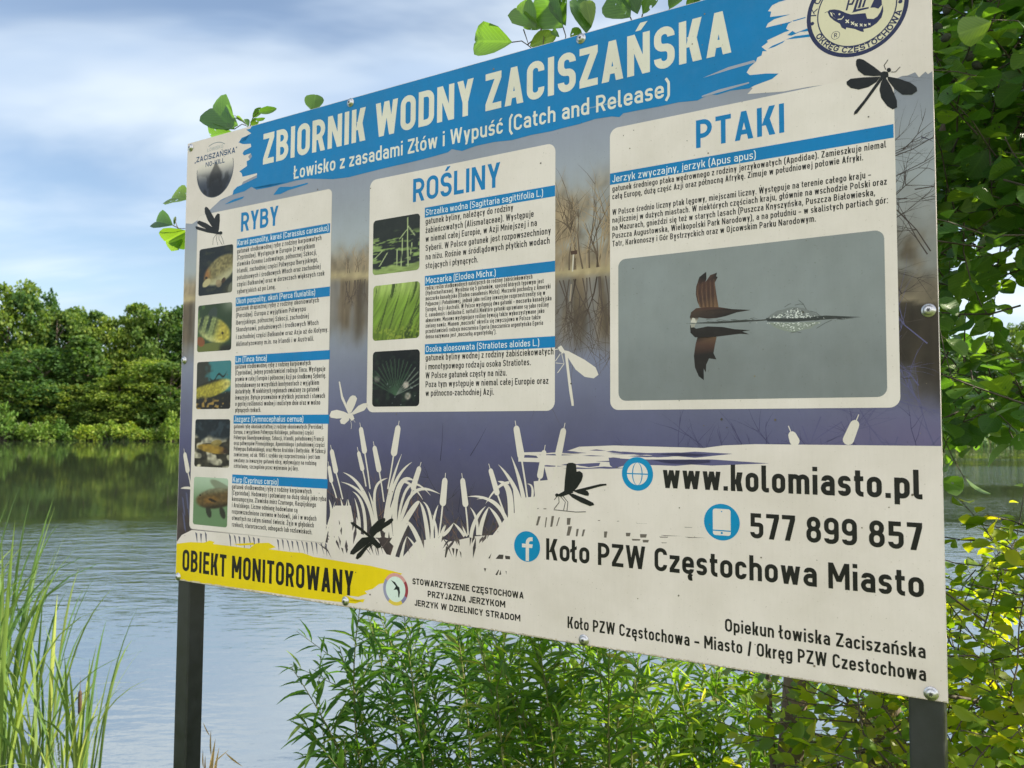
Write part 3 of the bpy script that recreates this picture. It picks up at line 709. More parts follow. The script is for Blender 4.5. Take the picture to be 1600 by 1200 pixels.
pr = Print(); put_text(pr, "ZBIORNIK WODNY ZACISZAŃSKA", (411, 257.5), 1142.8, 47.5, (208, 203, 190), 4, w=.178, track=.11); pr.build("title_lettering", band)
pr = Print(); put_text(pr, "Łowisko z zasadami Złów i Wypuść (Catch and Release)", (459.3, 280), 1047, 20.5, (210, 206, 196), 4, w=.15, track=.12); pr.build("subtitle_lettering", band)

# yellow strip
pr = Print()
pr.px(Z(.25, 260, 720, [(40, 515), (150, 508), (235, 512), (270, 498), (303, 508), (290, 520), (420, 535), (520, 548), (560, 515), (640, 512), (685, 540), (640, 552), (760, 568), (850, 575), (920, 600), (1030, 618), (1160, 640), (1270, 655), (1420, 690), (1475, 705), (1440, 730), (1380, 760), (1330, 770), (1290, 800), (1240, 815), (1255, 830), (1200, 850), (1120, 840), (1220, 880), (1180, 892), (1060, 880), (850, 855), (600, 815), (300, 775), (40, 745)]), YEL, 3)
for p in ([(420, 520), (545, 512), (550, 525), (460, 530)], [(1130, 870), (1240, 865), (1230, 885)]): pr.px(Z(.25, 260, 720, p), YEL, 3)
strip_ = pr.build("warning_strip", root)
pr = Print(); put_text(pr, "OBIEKT MONITOROWANY", (285, 891.5), 552, 33.5, (24, 24, 18), 4, w=.165, track=.12); pr.build("warning_lettering", strip_)

# ------------------------------------------------------------------ the three text cards
def card(name, quad, r):
    P = [bp(*q) for q in quad]; u0 = (P[0][0] + P[3][0]) / 2; u1 = (P[1][0] + P[2][0]) / 2; v1 = (P[0][1] + P[1][1]) / 2; v0 = (P[2][1] + P[3][1]) / 2
    pr = Print()
    for k, g in enumerate((5, 3, 1.4)):
        pr.rrect(u0 - .001 * g, v0 - .0015 * g, u1 + .001 * g, v1 + .0006 * g, r + .001 * g, tuple(x * (1 - .05 * k) for x in (150, 148, 148)) if False else tuple(np.array(CREAM) * (.97 - .045 * k)), 2.5 + .1 * k) if name == "fish_card" and k > 1 else None
    pr.rrect(u0, v0, u1, v1, r, (210, 200, 194), 3); return pr.build(name, root)
def bandp(pr, quad):
    P = [bp(*q) for q in quad]; u0 = (P[0][0] + P[3][0]) / 2; u1 = (P[1][0] + P[2][0]) / 2; v1 = (P[0][1] + P[1][1]) / 2; v0 = (P[2][1] + P[3][1]) / 2
    pr.uv([(u0, v0), (u1, v0), (u1, v1), (u0, v1)], BLUE, 4)
def photo(name, parent, quad, fn, nu, nv, r=.009):
    P = [bp(*q) for q in quad]; u0 = (P[0][0] + P[3][0]) / 2; u1 = (P[1][0] + P[2][0]) / 2; v1 = (P[0][1] + P[1][1]) / 2; v0 = (P[2][1] + P[3][1]) / 2
    pr = Print(); pr.grid(u0, v0, u1, v1, nu, nv, fn, 4); pr.corners(u0, v0, u1, v1, r, (210, 200, 194), 4.4); return pr.build(name, parent)
def mixc_(C, col, m): return C * (1 - m[..., None]) + np.array(col, float) * m[..., None]
def ell(S, T, cx, cy, rx, ry, ang=0, soft=.12):
    a = rad(ang); x = (S - cx) * math.cos(a) + (T - cy) * math.sin(a); y = -(S - cx) * math.sin(a) + (T - cy) * math.cos(a)
    return sstep(1 + soft, 1 - soft, np.sqrt((x / rx) ** 2 + (y / ry) ** 2)), x / rx, y / ry
def full(S, c): return np.zeros(S.shape + (3,)) + np.array(c, float)
def fish1(S, T):
    n = fbm(S * 7, T * 9, 1); C = full(S, (22, 30, 36)); C = mixc_(C, (58, 60, 44), sstep(.5, .75, n) * .6); C = mixc_(C, (70, 66, 44), sstep(.35, .05, T) * sstep(.5, 1, S) * .7)
    m, x, y = ell(S, T, .64, .50, .50, .27, 22); body = full(S, (120, 110, 74)) * (.72 + .5 * vnoise(S * 26, T * 26, 4))[..., None]
    body = mixc_(body, (176, 170, 138), sstep(.0, -.8, y) * .85); body = mixc_(body, (150, 96, 48), sstep(-.45, -.8, x) * sstep(-.3, .3, y) * .8)
    C = C * (1 - m[..., None]) + body * m[..., None]
    m, x, y = ell(S, T, .24, .26, .13, .075, 25); C = mixc_(C, (172, 160, 120), m)
    m, x, y = ell(S, T, .60, .22, .09, .08, -40); C = mixc_(C, (140, 120, 92), m * .8)
    m, x, y = ell(S, T, .74, .27, .07, .05, 30); C = mixc_(C, (60, 44, 30), m)
    m, x, y = ell(S, T, .23, .37, .035, .026); C = mixc_(C, (20, 18, 16), m)
    m, x, y = ell(S, T, .96, .10, .07, .12, -25); C = mixc_(C, (120, 120, 104), m * .7)
    return C
def fish2(S, T):
    n = fbm(S * 6, T * 7, 11); C = full(S, (44, 60, 40)); C = mixc_(C, (120, 126, 112), sstep(.55, 1, S) * sstep(.7, 1, T) * .9); C = mixc_(C, (80, 120, 50), sstep(.5, .7, n) * sstep(.5, 0, S) * .7)
    m, x, y = ell(S, T, .42, .74, .22, .13, 62); C = mixc_(C, (52, 62, 58), m * .9)
    m, x, y = ell(S, T, .46, .46, .52, .26, -20); body = full(S, (122, 132, 84)); body = mixc_(body, (40, 52, 40), (np.sin(x * 15) > .2) * sstep(.35, -.1, x) * sstep(-.9, .2, y) * .9)
    body = mixc_(body, (178, 160, 62), sstep(-.1, .5, x) * .9); body = mixc_(body, (196, 190, 130), sstep(-.3, -.95, y) * .6)
    C = C * (1 - m[..., None]) + body * (.8 + .35 * vnoise(S * 25, T * 25, 3))[..., None] * m[..., None]
    m, x, y = ell(S, T, .74, .37, .03, .035); C = mixc_(C, (30, 26, 18), m)
    m, x, y = ell(S, T, .36, .07, .42, .11, 4); C = mixc_(C, (92, 98, 48), m); m, x, y = ell(S, T, .10, .22, .13, .10, -30); C = mixc_(C, (140, 74, 44), m * .8)
    return mixc_(C, (28, 30, 22), sstep(.6, .75, S) * sstep(.18, .05, T))
def fish3(S, T):
    n = fbm(S * 8, T * 10, 15); C = full(S, (56, 112, 118)); C = mixc_(C, (48, 46, 40), sstep(.46, .28, S + .3 * (n - .5)) * .95)
    br = np.abs(T - (.62 + .30 * (S - .45) + .05 * np.sin(S * 22))); C = mixc_(C, (22, 26, 24), sstep(.03, .012, br) * sstep(.35, .45, S) * sstep(.9, .8, S))
    C = mixc_(C, (30, 30, 24), sstep(.42, .30, T + .1 * (n - .5))); 
    m, x, y = ell(S, T, .42, .42, .60, .17, 12); body = full(S, (158, 146, 52)); body = mixc_(body, (36, 36, 24), sstep(.45, .9, y)); body = mixc_(body, (196, 186, 120), sstep(.3, .9, x) * .7)
    C = C * (1 - m[..., None]) + body * (.75 + .4 * vnoise(S * 30, T * 30, 8))[..., None] * m[..., None]
    k = sstep(.30, .16, T + .18 * (fbm(S * 9, T * 6, 77) - .5)); g = vnoise(S * 14, T * 18, 5); dk = full(S, (26, 24, 22)); dk = mixc_(dk, (150, 120, 60), sstep(.62, .8, g)); dk = mixc_(dk, (190, 180, 150), sstep(.86, .95, vnoise(S * 22, T * 22, 6)))
    return C * (1 - k[..., None]) + dk * k[..., None]
def fish4(S, T):
    n = fbm(S * 7, T * 7, 19); C = full(S, (20, 28, 36)); C = mixc_(C, (52, 64, 74), sstep(.5, .7, n) * sstep(.55, .7, T) * .6)
    g = vnoise(S * 7, T * 9, 23); h = vnoise(S * 15, T * 17, 24); st = full(S, (48, 44, 36)); st = mixc_(st, (176, 168, 148), sstep(.45, .62, g)); st = st * (.6 + .6 * h)[..., None]
    k = sstep(.66, .55, T + .16 * (vnoise(S * 5, T * 0, 4) - .5)); C = C * (1 - k[..., None]) + st * k[..., None]
    m, x, y = ell(S, T, .52, .38, .44, .09, -6); C = C * (1 - m[..., None]) + mixc_(full(S, (140, 112, 44)), (70, 48, 30), sstep(.3, .9, x)) * (.75 + .4 * h)[..., None] * m[..., None]
    m, x, y = ell(S, T, .62, .50, .16, .07, 10); C = mixc_(C, (128, 110, 54), m * .8)
    m, x, y = ell(S, T, .90, .34, .07, .05); return mixc_(C, (44, 30, 24), m * .8)
def fish5(S, T):
    C = full(S, (96, 122, 88)); C = mixc_(C, (160, 178, 156), sstep(.35, 1, T))
    m, x, y = ell(S, T, .88, .78, .42, .10, -22); C = mixc_(C, (112, 116, 96), m * .8)
    for cx_, a in ((.46, -65), (.86, -60)):
        m, x, y = ell(S, T, cx_, .29, .13, .075, a); C = mixc_(C, (44, 46, 38), m)
    m, x, y = ell(S, T, .66, .58, .58, .21, 8); body = full(S, (92, 72, 42)); body = mixc_(body, (112, 110, 88), sstep(.2, .9, y)); body = mixc_(body, (44, 36, 24), sstep(-.3, -.95, y)); body = mixc_(body, (140, 98, 44), sstep(.5, .1, np.hypot(x + .25, y + .1)) * .7)
    C = C * (1 - m[..., None]) + body * (.8 + .3 * vnoise(S * 22, T * 26, 2))[..., None] * m[..., None]
    m, x, y = ell(S, T, .56, .53, .12, .03, -12); C = mixc_(C, (38, 30, 20), m)
    m, x, y = ell(S, T, .19, .62, .025, .02); return mixc_(C, (20, 16, 12), m)
def plant1(S, T):
    C = full(S, (32, 38, 36)); n = fbm(S * 4, T * 14, 31)
    pad = sstep(.50, .58, fbm(S * 3 + .3 * np.sin(T * 9), T * 17, 33)) * sstep(.80, .66, T) * sstep(-.1, .12, T)
    C = C * (1 - pad[..., None]) + full(S, (122, 142, 84)) * (.65 + .6 * n)[..., None] * pad[..., None]
    k = sstep(.14, .10, T + .03 * np.sin(S * 11)); C = C * (1 - k[..., None]) + full(S, (134, 152, 88)) * (.7 + .5 * fbm(S * 5, T * 20, 3))[..., None] * k[..., None]
    for x0, y0, x1, y1, w in ((.76, .1, .74, .95, .016), (.74, .82, .90, .62, .013), (.74, .75, .58, .6, .011), (.62, .1, .64, .6, .012), (.80, .2, .84, .5, .01), (.15, .15, .32, .38, .012), (.05, .3, .2, .42, .01), (.52, .1, .53, .4, .01)):
        t = np.clip(((S - x0) * (x1 - x0) + (T - y0) * (y1 - y0)) / ((x1 - x0) ** 2 + (y1 - y0) ** 2), 0, 1)
        d_ = np.hypot(S - x0 - t * (x1 - x0), (T - y0 - t * (y1 - y0))); C = mixc_(C, (168, 180, 130), sstep(w, w * .4, d_ ))
    return C
def plant2(S, T):
    C = full(S, (112, 140, 48)); C = mixc_(C, (150, 170, 92), sstep(.6, 1, T)); C = mixc_(C, (84, 104, 30), sstep(.5, 0, T) * .7)
    q = S * 1.0 - T * .42 + .05 * np.sin(T * 6); s = fbm(q * 24, T * 3, 41); C = C * (.72 + .5 * s)[..., None]
    C = mixc_(C, (40, 56, 20), sstep(.60, .70, fbm(q * 16, T * 2.2, 43)) * .8)
    for k in range(5):
        d_ = np.abs(S - (.1 + .2 * k + .30 * T * (1 + .1 * k))); C = mixc_(C, (52, 66, 24), sstep(.02, .006, d_) * sstep(.1, .25, T) * sstep(.95, .6, T) * .8)
    return mixc_(C, (150, 160, 60), sstep(.6, .75, vnoise(S * 40, T * 34, 8)) * sstep(.4, .1, T) * .6)
def plant3(S, T):
    C = full(S, (14, 18, 22)); n = fbm(S * 9, T * 9, 51); C = mixc_(C, (30, 48, 36), sstep(.5, .75, n) * .7)
    for k in range(16):
        a = rad(20 + 9 * k); x1, y1 = .5 + .6 * math.cos(a), .2 + .65 * math.sin(a); t = np.clip(((S - .5) * (x1 - .5) + (T - .2) * (y1 - .2)) / ((x1 - .5) ** 2 + (y1 - .2) ** 2), 0, 1)
        d_ = np.hypot(S - .5 - t * (x1 - .5), T - .2 - t * (y1 - .2)); C = mixc_(C, (58, 84, 62) if k > 3 else (112, 124, 112), sstep(.014, .005, d_) * .75)
    for cx_, cy_ in ((.72, .38), (.76, .18), (.1, .5)):
        m, x, y = ell(S, T, cx_, cy_, .06, .06, 20, .4); C = mixc_(C, (196, 180, 170), m * (.4 + .6 * vnoise(S * 30, T * 30, 9)) * (1 if cx_ > .3 else .5))
    return mixc_(C, (150, 160, 160), sstep(.90, .97, vnoise(S * 34, T * 34, 12)) * sstep(.6, .4, T) * .7)

fc = card("fish_card", [(307, 336.5), (516, 297), (511.5, 846), (298.7, 827.5)], .014)
pr = Print(); put_text(pr, "RYBY", (376.6, 362.3), 434.8, 29.5, BLUE, 4, w=.175, track=.10); pr.build("heading_lettering", fc)
FB = [[(370.6, 373), (516, 350), (516, 364.2), (370.2, 387.3)], [(368.8, 464.4), (515.7, 448.5), (515.6, 463.6), (368.6, 478.3)], [(367.8, 555.8), (515.6, 547.4), (515.5, 562), (367.4, 569.4)],
      [(365.4, 648.6), (514.4, 647.8), (514.4, 661.9), (365, 662.2)], [(363, 742), (512.2, 747.8), (512, 762), (363, 756.6)]]
FT = [("Karaś pospolity, karaś (Carassius carassius)", 513.5), ("Okoń pospolity, okoń (Perca fluviatilis)", 492.5), ("Lin (Tinca tinca)", 417), ("Jazgarz (Gymnocephalus cernua)", 474), ("Karp (Cyprinus carpio)", 435)]
FBODY = [(370.6, [("gatunek słodkowodnej ryby z rodziny karpiowatych", 396.2, 502.4), ("(Cyprinidae). Występuje w Europie (z wyjątkiem", 406, 492), ("zlewiska Oceanu Lodowatego, północnej Szkocji,", 416.2, 495), ("Irlandii, zachodniej części Półwyspu Iberyjskiego,", 426.8, 497), ("południowych i środkowych Włoch oraz zachodniej", 437.4, 501), ("części Bałkanów) oraz w dorzeczach większych rzek", 448, 507), ("syberyjskich aż po Lenę.", 459, 430.6)]),
         (369, [("gatunek drapieżnej ryby z rodziny okoniowatych", 486, 498.5), ("(Percidae). Europa z wyjątkiem Półwyspu", 496.7, 478), ("Iberyjskiego, północnej Szkocji, zachodniej", 507.7, 482.6), ("Skandynawii, południowych i środkowych Włoch", 518.6, 497.8), ("i zachodniej części Bałkanów oraz Azja aż do Kołymy.", 530, 513), ("Aklimatyzowany m.in. na Irlandii i w Australii.", 541.2, 490.6)]),
         (367.8, [("gatunek słodkowodnej ryby z rodziny karpiowatych", 576.4, 485.6), ("(Cyprinidae), jedyny przedstawiciel rodzaju Tinca. Występuje", 586, 508.4), ("prawie w całej Europie i północnej Azji po środkową Syberię.", 595.8, 509.4), ("Introdukowany na wszystkich kontynentach z wyjątkiem", 605.6, 498.7), ("Antarktydy. W niektórych regionach uważany za gatunek", 615.2, 498.7), ("inwazyjny. Bytuje przeważnie w płytkich jeziorach i stawach", 624.8, 507.9), ("o gęstej roślinności wodnej i mulistym dnie oraz w wolno", 634.4, 500.4), ("płynących rzekach.", 644.2, 408)]),
         (365.6, [("gatunek ryby okoniokształtnej z rodziny okoniowatych (Percidae).", 669.2, 505.6), ("Europa, z wyjątkiem Półwyspu Kolskiego, północnej części", 677.8, 490), ("Półwyspu Skandynawskiego, Szkocji, Irlandii, południowej Francji", 686.6, 506), ("oraz półwyspów Pirenejskiego, Apenińskiego i południowej części", 695.4, 507), ("Półwyspu Bałkańskiego, oraz Morze Aralskie i Bałtyckie. W Szkocji", 704.2, 508.8), ("zawleczony, od ok. 1985 r. szybko się rozprzestrzenia i jest tam", 713, 500), ("uważany za inwazyjny gatunek obcy, wpływający na rodzimą", 722, 494.4), ("ichtiofaunę, szczególnie przez wyżeranie jej ikry.", 731, 466.6)]),
         (362.6, [("gatunek słodkowodnej ryby z rodziny karpiowatych", 763.6, 487), ("(Cyprinidae). Hodowany i poławiany na dużą skalę jako ryba", 773, 509.5), ("konsumpcyjna. Zlewiska mórz Czarnego, Kaspijskiego", 782.6, 493.8), ("i Aralskiego. Liczne odmiany hodowlane są", 792.4, 465), ("rozpowszechnione zarówno w hodowli, jak i w wodach", 802.4, 494.5), ("otwartych na całym niemal świecie. Żyje w głębokich", 812.4, 490.5), ("rzekach, starorzeczach, odnogach lub rozlewiskach.", 822.6, 488)])]
FPH = [[(311.6, 389.6), (364, 382), (363.7, 456.6), (310.6, 462.6)], [(309.7, 477.8), (362.8, 472), (361.8, 547), (308.4, 550.3)], [(308.2, 566), (361, 563), (360.9, 638.8), (306.5, 639.4)], [(305.6, 654.8), (359.4, 655.3), (358.8, 731), (303.7, 729)], [(303, 744), (357.4, 748.6), (354.4, 823.6), (302, 819.6)]]
FN = [fish1, fish2, fish3, fish4, fish5]
for i in range(5):
    pr = Print(); bandp(pr, FB[i]); pr.build("caption_band", fc)
    pr = Print(); put_text(pr, FT[i][0], (FB[i][3][0] + 1.2, FB[i][3][1] - 3.2), FT[i][1], 8.6, (214, 222, 224), 5, w=.12, track=.13); pr.build("caption_lettering", fc)
    pr = Print()
    for t, y, x in FBODY[i][1]: put_text(pr, t, (FBODY[i][0], y), x, 7.2 if i != 3 else 6.4, INK, 4, w=.15, track=.13)
    pr.build("body_lettering", fc)
    photo("fish_photo", fc, FPH[i], FN[i], 44, 60, .008)

pc = card("plant_card", [(576, 281.6), (867.7, 224.3), (867.4, 642.5), (575.4, 643.6)], .020)
pr = Print(); put_text(pr, "ROŚLINY", (645.4, 316.2), 781.6, 36, BLUE, 4, w=.165, track=.11); pr.build("heading_lettering", pc)
PB = [[(664, 325), (867.5, 289), (867.5, 306.5), (664, 340.5)], [(664, 431.4), (867.5, 407.4), (867.5, 424.4), (664, 446.8)], [(664, 538), (867.5, 525), (867.5, 542.8), (664, 553.9)]]
PT = [("Strzałka wodna (Sagittaria sagittifolia L.)", 848.6), ("Moczarka (Elodea Michx.)", 774.6), ("Osoka aloesowata (Stratiotes aloides L.)", 842.6)]
PBODY = [(9.6, [("gatunek byliny, należący do rodziny", 350.9, 802), ("żabieńcowatych (Alismataceae). Występuje", 364.6, 834), ("w niemal całej Europie, w Azji Mniejszej i na", 378.2, 839), ("Syberii. W Polsce gatunek jest rozpowszechniony", 392.4, 860.7), ("na niżu. Rośnie w śródlądowych płytkich wodach", 406.2, 859), ("stojących i płynących.", 420, 747)]),
         (6.6, [("rodzaj roślin słodkowodnych należących do rodziny żabiściekowatych", 453.2, 832), ("(Hydrocharitaceae). Wyróżnia się 5 gatunków, spośród których typowym jest", 461.3, 849.6), ("moczarka kanadyjska (Elodea canadensis Michx). Moczarki pochodzą z Ameryki", 469.8, 860.3), ("Północnej i Południowej, jednak jako rośliny inwazyjne rozprzestrzeniły się w", 478.3, 852), ("Europie, Azji i Australii. W Polsce występują dwa gatunki – moczarka kanadyjska", 486.8, 861.8), ("E. canadensis i delikatna E. nuttallii.Niektóre gatunki uprawiane są jako rośliny", 495.3, 857.5), ("akwariowe. Masowo występujące rośliny bywają także wykorzystywane jako", 503.8, 850.7), ("zielony nawóz. Mianem „moczarki” określa się zwyczajowo w Polsce także", 512.3, 844.8), ("przedstawicieli rodzaju moczarnica Egeria (moczarnica argentyńska Egeria", 520.8, 848.6), ("densa nazywana jest „moczarką argentyńską”).", 529.2, 775.7)]),
         (9.6, [("gatunek byliny wodnej z rodziny żabiściekowatych", 563.8, 865), ("i monotypowego rodzaju osoka Stratiotes.", 577.6, 829.5), ("W Polsce gatunek częsty na niżu.", 591.4, 792), ("Poza tym występuje w niemal całej Europie oraz", 605.2, 857), ("w północno-zachodniej Azji.", 619, 771.9)])]
PPH = [[(583, 345), (656, 333.7), (656, 422.5), (583, 429.3)], [(583, 446.6), (656, 439.8), (656, 528), (583, 532.6)], [(582.5, 549.6), (656, 545.8), (655.6, 634.6), (582, 635.7)]]
for i in range(3):
    pr = Print(); bandp(pr, PB[i]); pr.build("caption_band", pc)
    pr = Print(); put_text(pr, PT[i][0], (665.6, PB[i][3][1] - 3.6), PT[i][1], 9.6, (214, 222, 224), 5, w=.115, track=.14); pr.build("caption_lettering", pc)
    pr = Print()
    for t, y, x in PBODY[i][1]: put_text(pr, t, (665.2, y), x, PBODY[i][0], INK, 4, w=.145, track=.13)
    pr.build("body_lettering", pc)
    photo("plant_photo", pc, PPH[i], (plant1, plant2, plant3)[i], 56, 66, .010)

bc = card("bird_card", [(953.3, 201.7), (1396.5, 110), (1406.8, 637), (953.4, 640.5)], .018)
pr = Print(); put_text(pr, "PTAKI", (1087.8, 231.9), 1225.7, 43.3, BLUE, 4, w=.165, track=.13); pr.build("heading_lettering", bc)
pr = Print(); bandp(pr, [(953.3, 272.4), (1396.2, 192.6), (1396.2, 214.4), (953.3, 289.8)]); pr.build("caption_band", bc)
pr = Print(); put_text(pr, "Jerzyk zwyczajny, jerzyk (Apus apus)", (957, 285.3), 1181, 11, (214, 222, 224), 5, w=.115, track=.14); pr.build("caption_lettering", bc)
pr = Print()
for t, y, x in [("gatunek średniego ptaka wędrownego z rodziny jerzykowatych (Apodidae). Zamieszkuje niemal", 299.8, 1384.7), ("całą Europę, dużą część Azji oraz północną Afrykę. Zimuje w południowej połowie Afryki.", 311.8, 1348.8), ("W Polsce średnio liczny ptak lęgowy, miejscami liczny. Występuje na terenie całego kraju –", 336.3, 1361), ("najliczniej w dużych miastach. W niektórych częściach kraju, głównie na wschodzie Polski oraz", 348.5, 1385.8), ("na Mazurach, gnieździ się też w starych lasach (Puszcza Knyszyńska, Puszcza Białowieska,", 360.7, 1367.6), ("Puszcza Augustowska, Wielkopolski Park Narodowy), a na południu – w skalistych partiach gór:", 373, 1387.6), ("Tatr, Karkonoszy i Gór Bystrzyckich oraz w Ojcowskim Parku Narodowym.", 385.4, 1275)]:
    put_text(pr, t, (957, y), x, 9.0, INK, 4, w=.145, track=.13)
pr.build("body_lettering", bc)
def birdbg(S, T):
    C = full(S, (127, 132, 134)); C = mixc_(C, (108, 112, 114), sstep(.6, .2, T) * .6); return C * (.97 + .06 * fbm(S * 30, T * 8, 61))[..., None]
bph = photo("bird_photo", bc, [(966, 406.7), (1381, 357.6), (1387, 620.5), (966.8, 626)], birdbg, 60, 40, .016)
pr = Print(); q = lambda pts: Z(.2, 1040, 400, pts)
BR1, BR2 = (72, 50, 42), (34, 30, 28)
pr.px(q([(160, 527), (300, 518), (500, 508), (620, 498), (700, 502), (790, 493), (790, 504), (600, 517), (400, 528)]), (52, 54, 52), 4.6)
pr.px(q([(237, 300), (240, 240), (265, 165), (318, 123), (320, 180), (312, 205), (350, 150), (403, 130), (395, 158), (408, 165), (385, 210), (398, 300), (415, 400), (330, 412), (270, 402), (250, 360)]), [BR1, BR1, BR2, BR2, BR2, BR1, BR1, BR2, BR2, BR2, BR1, BR1, (110, 84, 62), (110, 84, 62), (96, 70, 54), BR1], 5)
for k in range(9): pr.line(q([(268 + k * 15, 400), (250 + k * 16 + k, 290 - k * 4), (258 + k * 15, 210 - 4 * k)]), .0011, (44, 34, 30) if k % 2 else (118, 92, 70), 5.2, True)
pr.px(q([(190, 480), (200, 440), (240, 408), (330, 400), (420, 400), (520, 415), (668, 422), (560, 440), (470, 470), (400, 485), (330, 490), (260, 480), (240, 525), (200, 520)]), [(58, 46, 40), (66, 52, 44), BR1, BR1, BR1, BR2, BR2, BR2, BR2, (52, 40, 36), (56, 42, 36), (50, 40, 36), (196, 190, 180), (180, 172, 160)], 5.1)
pr.px(q([(196, 520), (212, 482), (232, 490), (238, 522)]), (190, 184, 176), 5.3)
pr.px(q([(192, 540), (240, 568), (330, 550), (450, 555), (540, 572), (665, 580), (600, 590), (655, 612), (580, 608), (420, 628), (330, 640), (230, 635), (195, 600)]), BR2, 5)
pr.px(q([(196, 530), (236, 530), (226, 556), (200, 560)]), (150, 146, 138), 5.3)
pr.px(q([(250, 635), (400, 632), (385, 700), (375, 760), (398, 808), (340, 800), (318, 850), (316, 910), (298, 880), (300, 970), (260, 940), (230, 870), (222, 780), (235, 690)]), [BR2, (92, 70, 52), BR1, BR2, BR2, BR2, BR2, BR2, BR2, (22, 22, 22), (22, 22, 22), BR2, BR2, BR1], 5)
pr.px(q([(790, 490), (820, 460), (870, 428), (920, 418), (960, 403), (1020, 398), (1080, 408), (1120, 425), (1180, 455), (1230, 470), (1330, 468), (1530, 478), (1300, 495), (1000, 512), (800, 510)]), (112, 116, 116), 4.6)
pr.px(q([(785, 485), (1000, 488), (1250, 465), (1530, 477), (1330, 490), (1000, 515), (795, 512)]), (50, 54, 54), 4.8)
pr.px(q([(800, 520), (1000, 520), (1220, 512), (1130, 565), (1060, 580), (1000, 598), (930, 585), (860, 560)]), (126, 132, 124), 4.6)
for k in range(260):
    up = k % 3 > 0; x = lr.gauss(1010 if up else 1000, 85); h = 75 * math.exp(-((x - 1000) / 130) ** 2); y = 485 - lr.random() * h if up else 522 + lr.random() * h * .8; e = lr.uniform(3, 7)
    pr.px(q([(x - e, y), (x, y - e * .6), (x + e * 1.4, y), (x, y + e * .6)]), lr.choice([(210, 212, 208), (186, 190, 186), (74, 78, 76), (226, 226, 220)]), 5 + .001 * k)
for k in range(40):
    x = lr.uniform(300, 1500); y = 505 - (x - 300) * .018 + lr.gauss(0, 5); pr.line(q([(x, y), (x + 30, y + lr.gauss(0, 4)), (x + 60, y + 2)]), .001, (60, 62, 60), 5 + .01 * k, True)
for a, b in (((1010, 385), (1080, 380)), ((1040, 345), (1100, 420)), ((1130, 430), (1210, 470)), ((930, 400), (980, 372)), ((1180, 565), (1300, 500)), ((980, 600), (1060, 600))): pr.line(q([a, ((a[0] + b[0]) / 2 + 6, (a[1] + b[1]) / 2 - 8), b]), .001, (78, 82, 82), 5.5)
pr.build("swift_picture", bph)

# ------------------------------------------------------------------ contact lines, icons, credits
pr = Print()
put_text(pr, "www.kolomiasto.pl", (1036, 762.3), 1441.5, 38.5, (26, 26, 23), 4, w=.175, track=.115)
pr.build("contact_lettering", root); pr = Print()
put_text(pr, "577 899 857", (1172.4, 840.5), 1441.8, 39, (26, 26, 23), 4, w=.17, track=.115)
pr.build("contact_lettering", root); pr = Print()
put_text(pr, "Koło PZW Częstochowa Miasto", (853.5, 874.3), 1444, 33.5, (26, 26, 23), 4, w=.17, track=.115)
pr.build("contact_lettering", root)
pr = Print()
put_text(pr, "Opiekun łowiska Zaciszańska", (1133, 986.3), 1446.5, 20.2, (26, 26, 23), 4, w=.155, track=.12)
pr.build("credit_lettering", root); pr = Print()
put_text(pr, "Koło PZW Częstochowa – Miasto / Okręg PZW Czestochowa", (887, 981), 1447.2, 18.3, (26, 26, 23), 4, w=.155, track=.12)
pr.build("credit_lettering", root)
pr = Print()
put_text(pr, "STOWARZYSZENIE CZĘSTOCHOWA", (644.5, 912.6), 818.3, 9.6, INK, 4, w=.20, track=.12, jit=.03)
put_text(pr, "PRZYJAZNA JERZYKOM", (668.5, 932.6), 789.6, 9.8, INK, 4, w=.20, track=.12, jit=.03)
put_text(pr, "JERZYK W DZIELNICY STRADOM", (647.9, 946.2), 813.2, 9.6, INK, 4, w=.20, track=.12, jit=.03)
pr.build("association_lettering", root)
LBL = (0, 124, 172)
pr = Print(); c = bp(996, 740.4); pr.disc(c, .0338, LBL, 4)
pr.disc(c, .0225, CREAM, 4.3); pr.ring(c, .0003, .0010, LBL, 4.5, 12)
for yy in (0, ): pr.uv([(c[0] - .0225, c[1] - .0012), (c[0] + .0225, c[1] - .0012), (c[0] + .0225, c[1] + .0012), (c[0] - .0225, c[1] + .0012)], LBL, 4.6)
an = np.linspace(0, 2 * math.pi, 41); pr.strip([(c[0] + .0115 * math.cos(a), c[1] + .0230 * math.sin(a)) for a in an][::-1], [(c[0] + .0092 * math.cos(a), c[1] + .0226 * math.sin(a)) for a in an][::-1], LBL, 4.7)
pr.build("globe_icon", root)
pr = Print(); c = bp(1127.8, 815.8); pr.disc(c, .0345, LBL, 4)
pr.rrect(c[0] - .0172, c[1] - .0250, c[0] + .0172, c[1] + .0250, .005, CREAM, 4.3); pr.rrect(c[0] - .0172, c[1] - .0172, c[0] + .0172, c[1] - .0150, .001, LBL, 4.6); pr.disc((c[0], c[1] - .0205), .0022, LBL, 4.6, 14); pr.disc((c[0], c[1] + .0200), .0013, LBL, 4.6, 12)
pr.build("phone_icon", root)
pr = Print(); c = bp(823.6, 853.8); pr.disc(c, .0328, LBL, 4)
A, B = ribbon(fillet([(-.0005, -.031), (-.0005, .0165, .009), (.0125, .0165)], False, 6), .0082, False)
pr.strip([(c[0] + a[0] + .0015, c[1] + a[1]) for a in A], [(c[0] + a[0] + .0015, c[1] + a[1]) for a in B], CREAM, 4.3)
pr.uv([(c[0] - .0125, c[1] - .0025), (c[0] + .0130, c[1] - .0025), (c[0] + .0145, c[1] + .0055), (c[0] - .0125, c[1] + .0055)], CREAM, 4.5)
pr.build("social_icon", root)

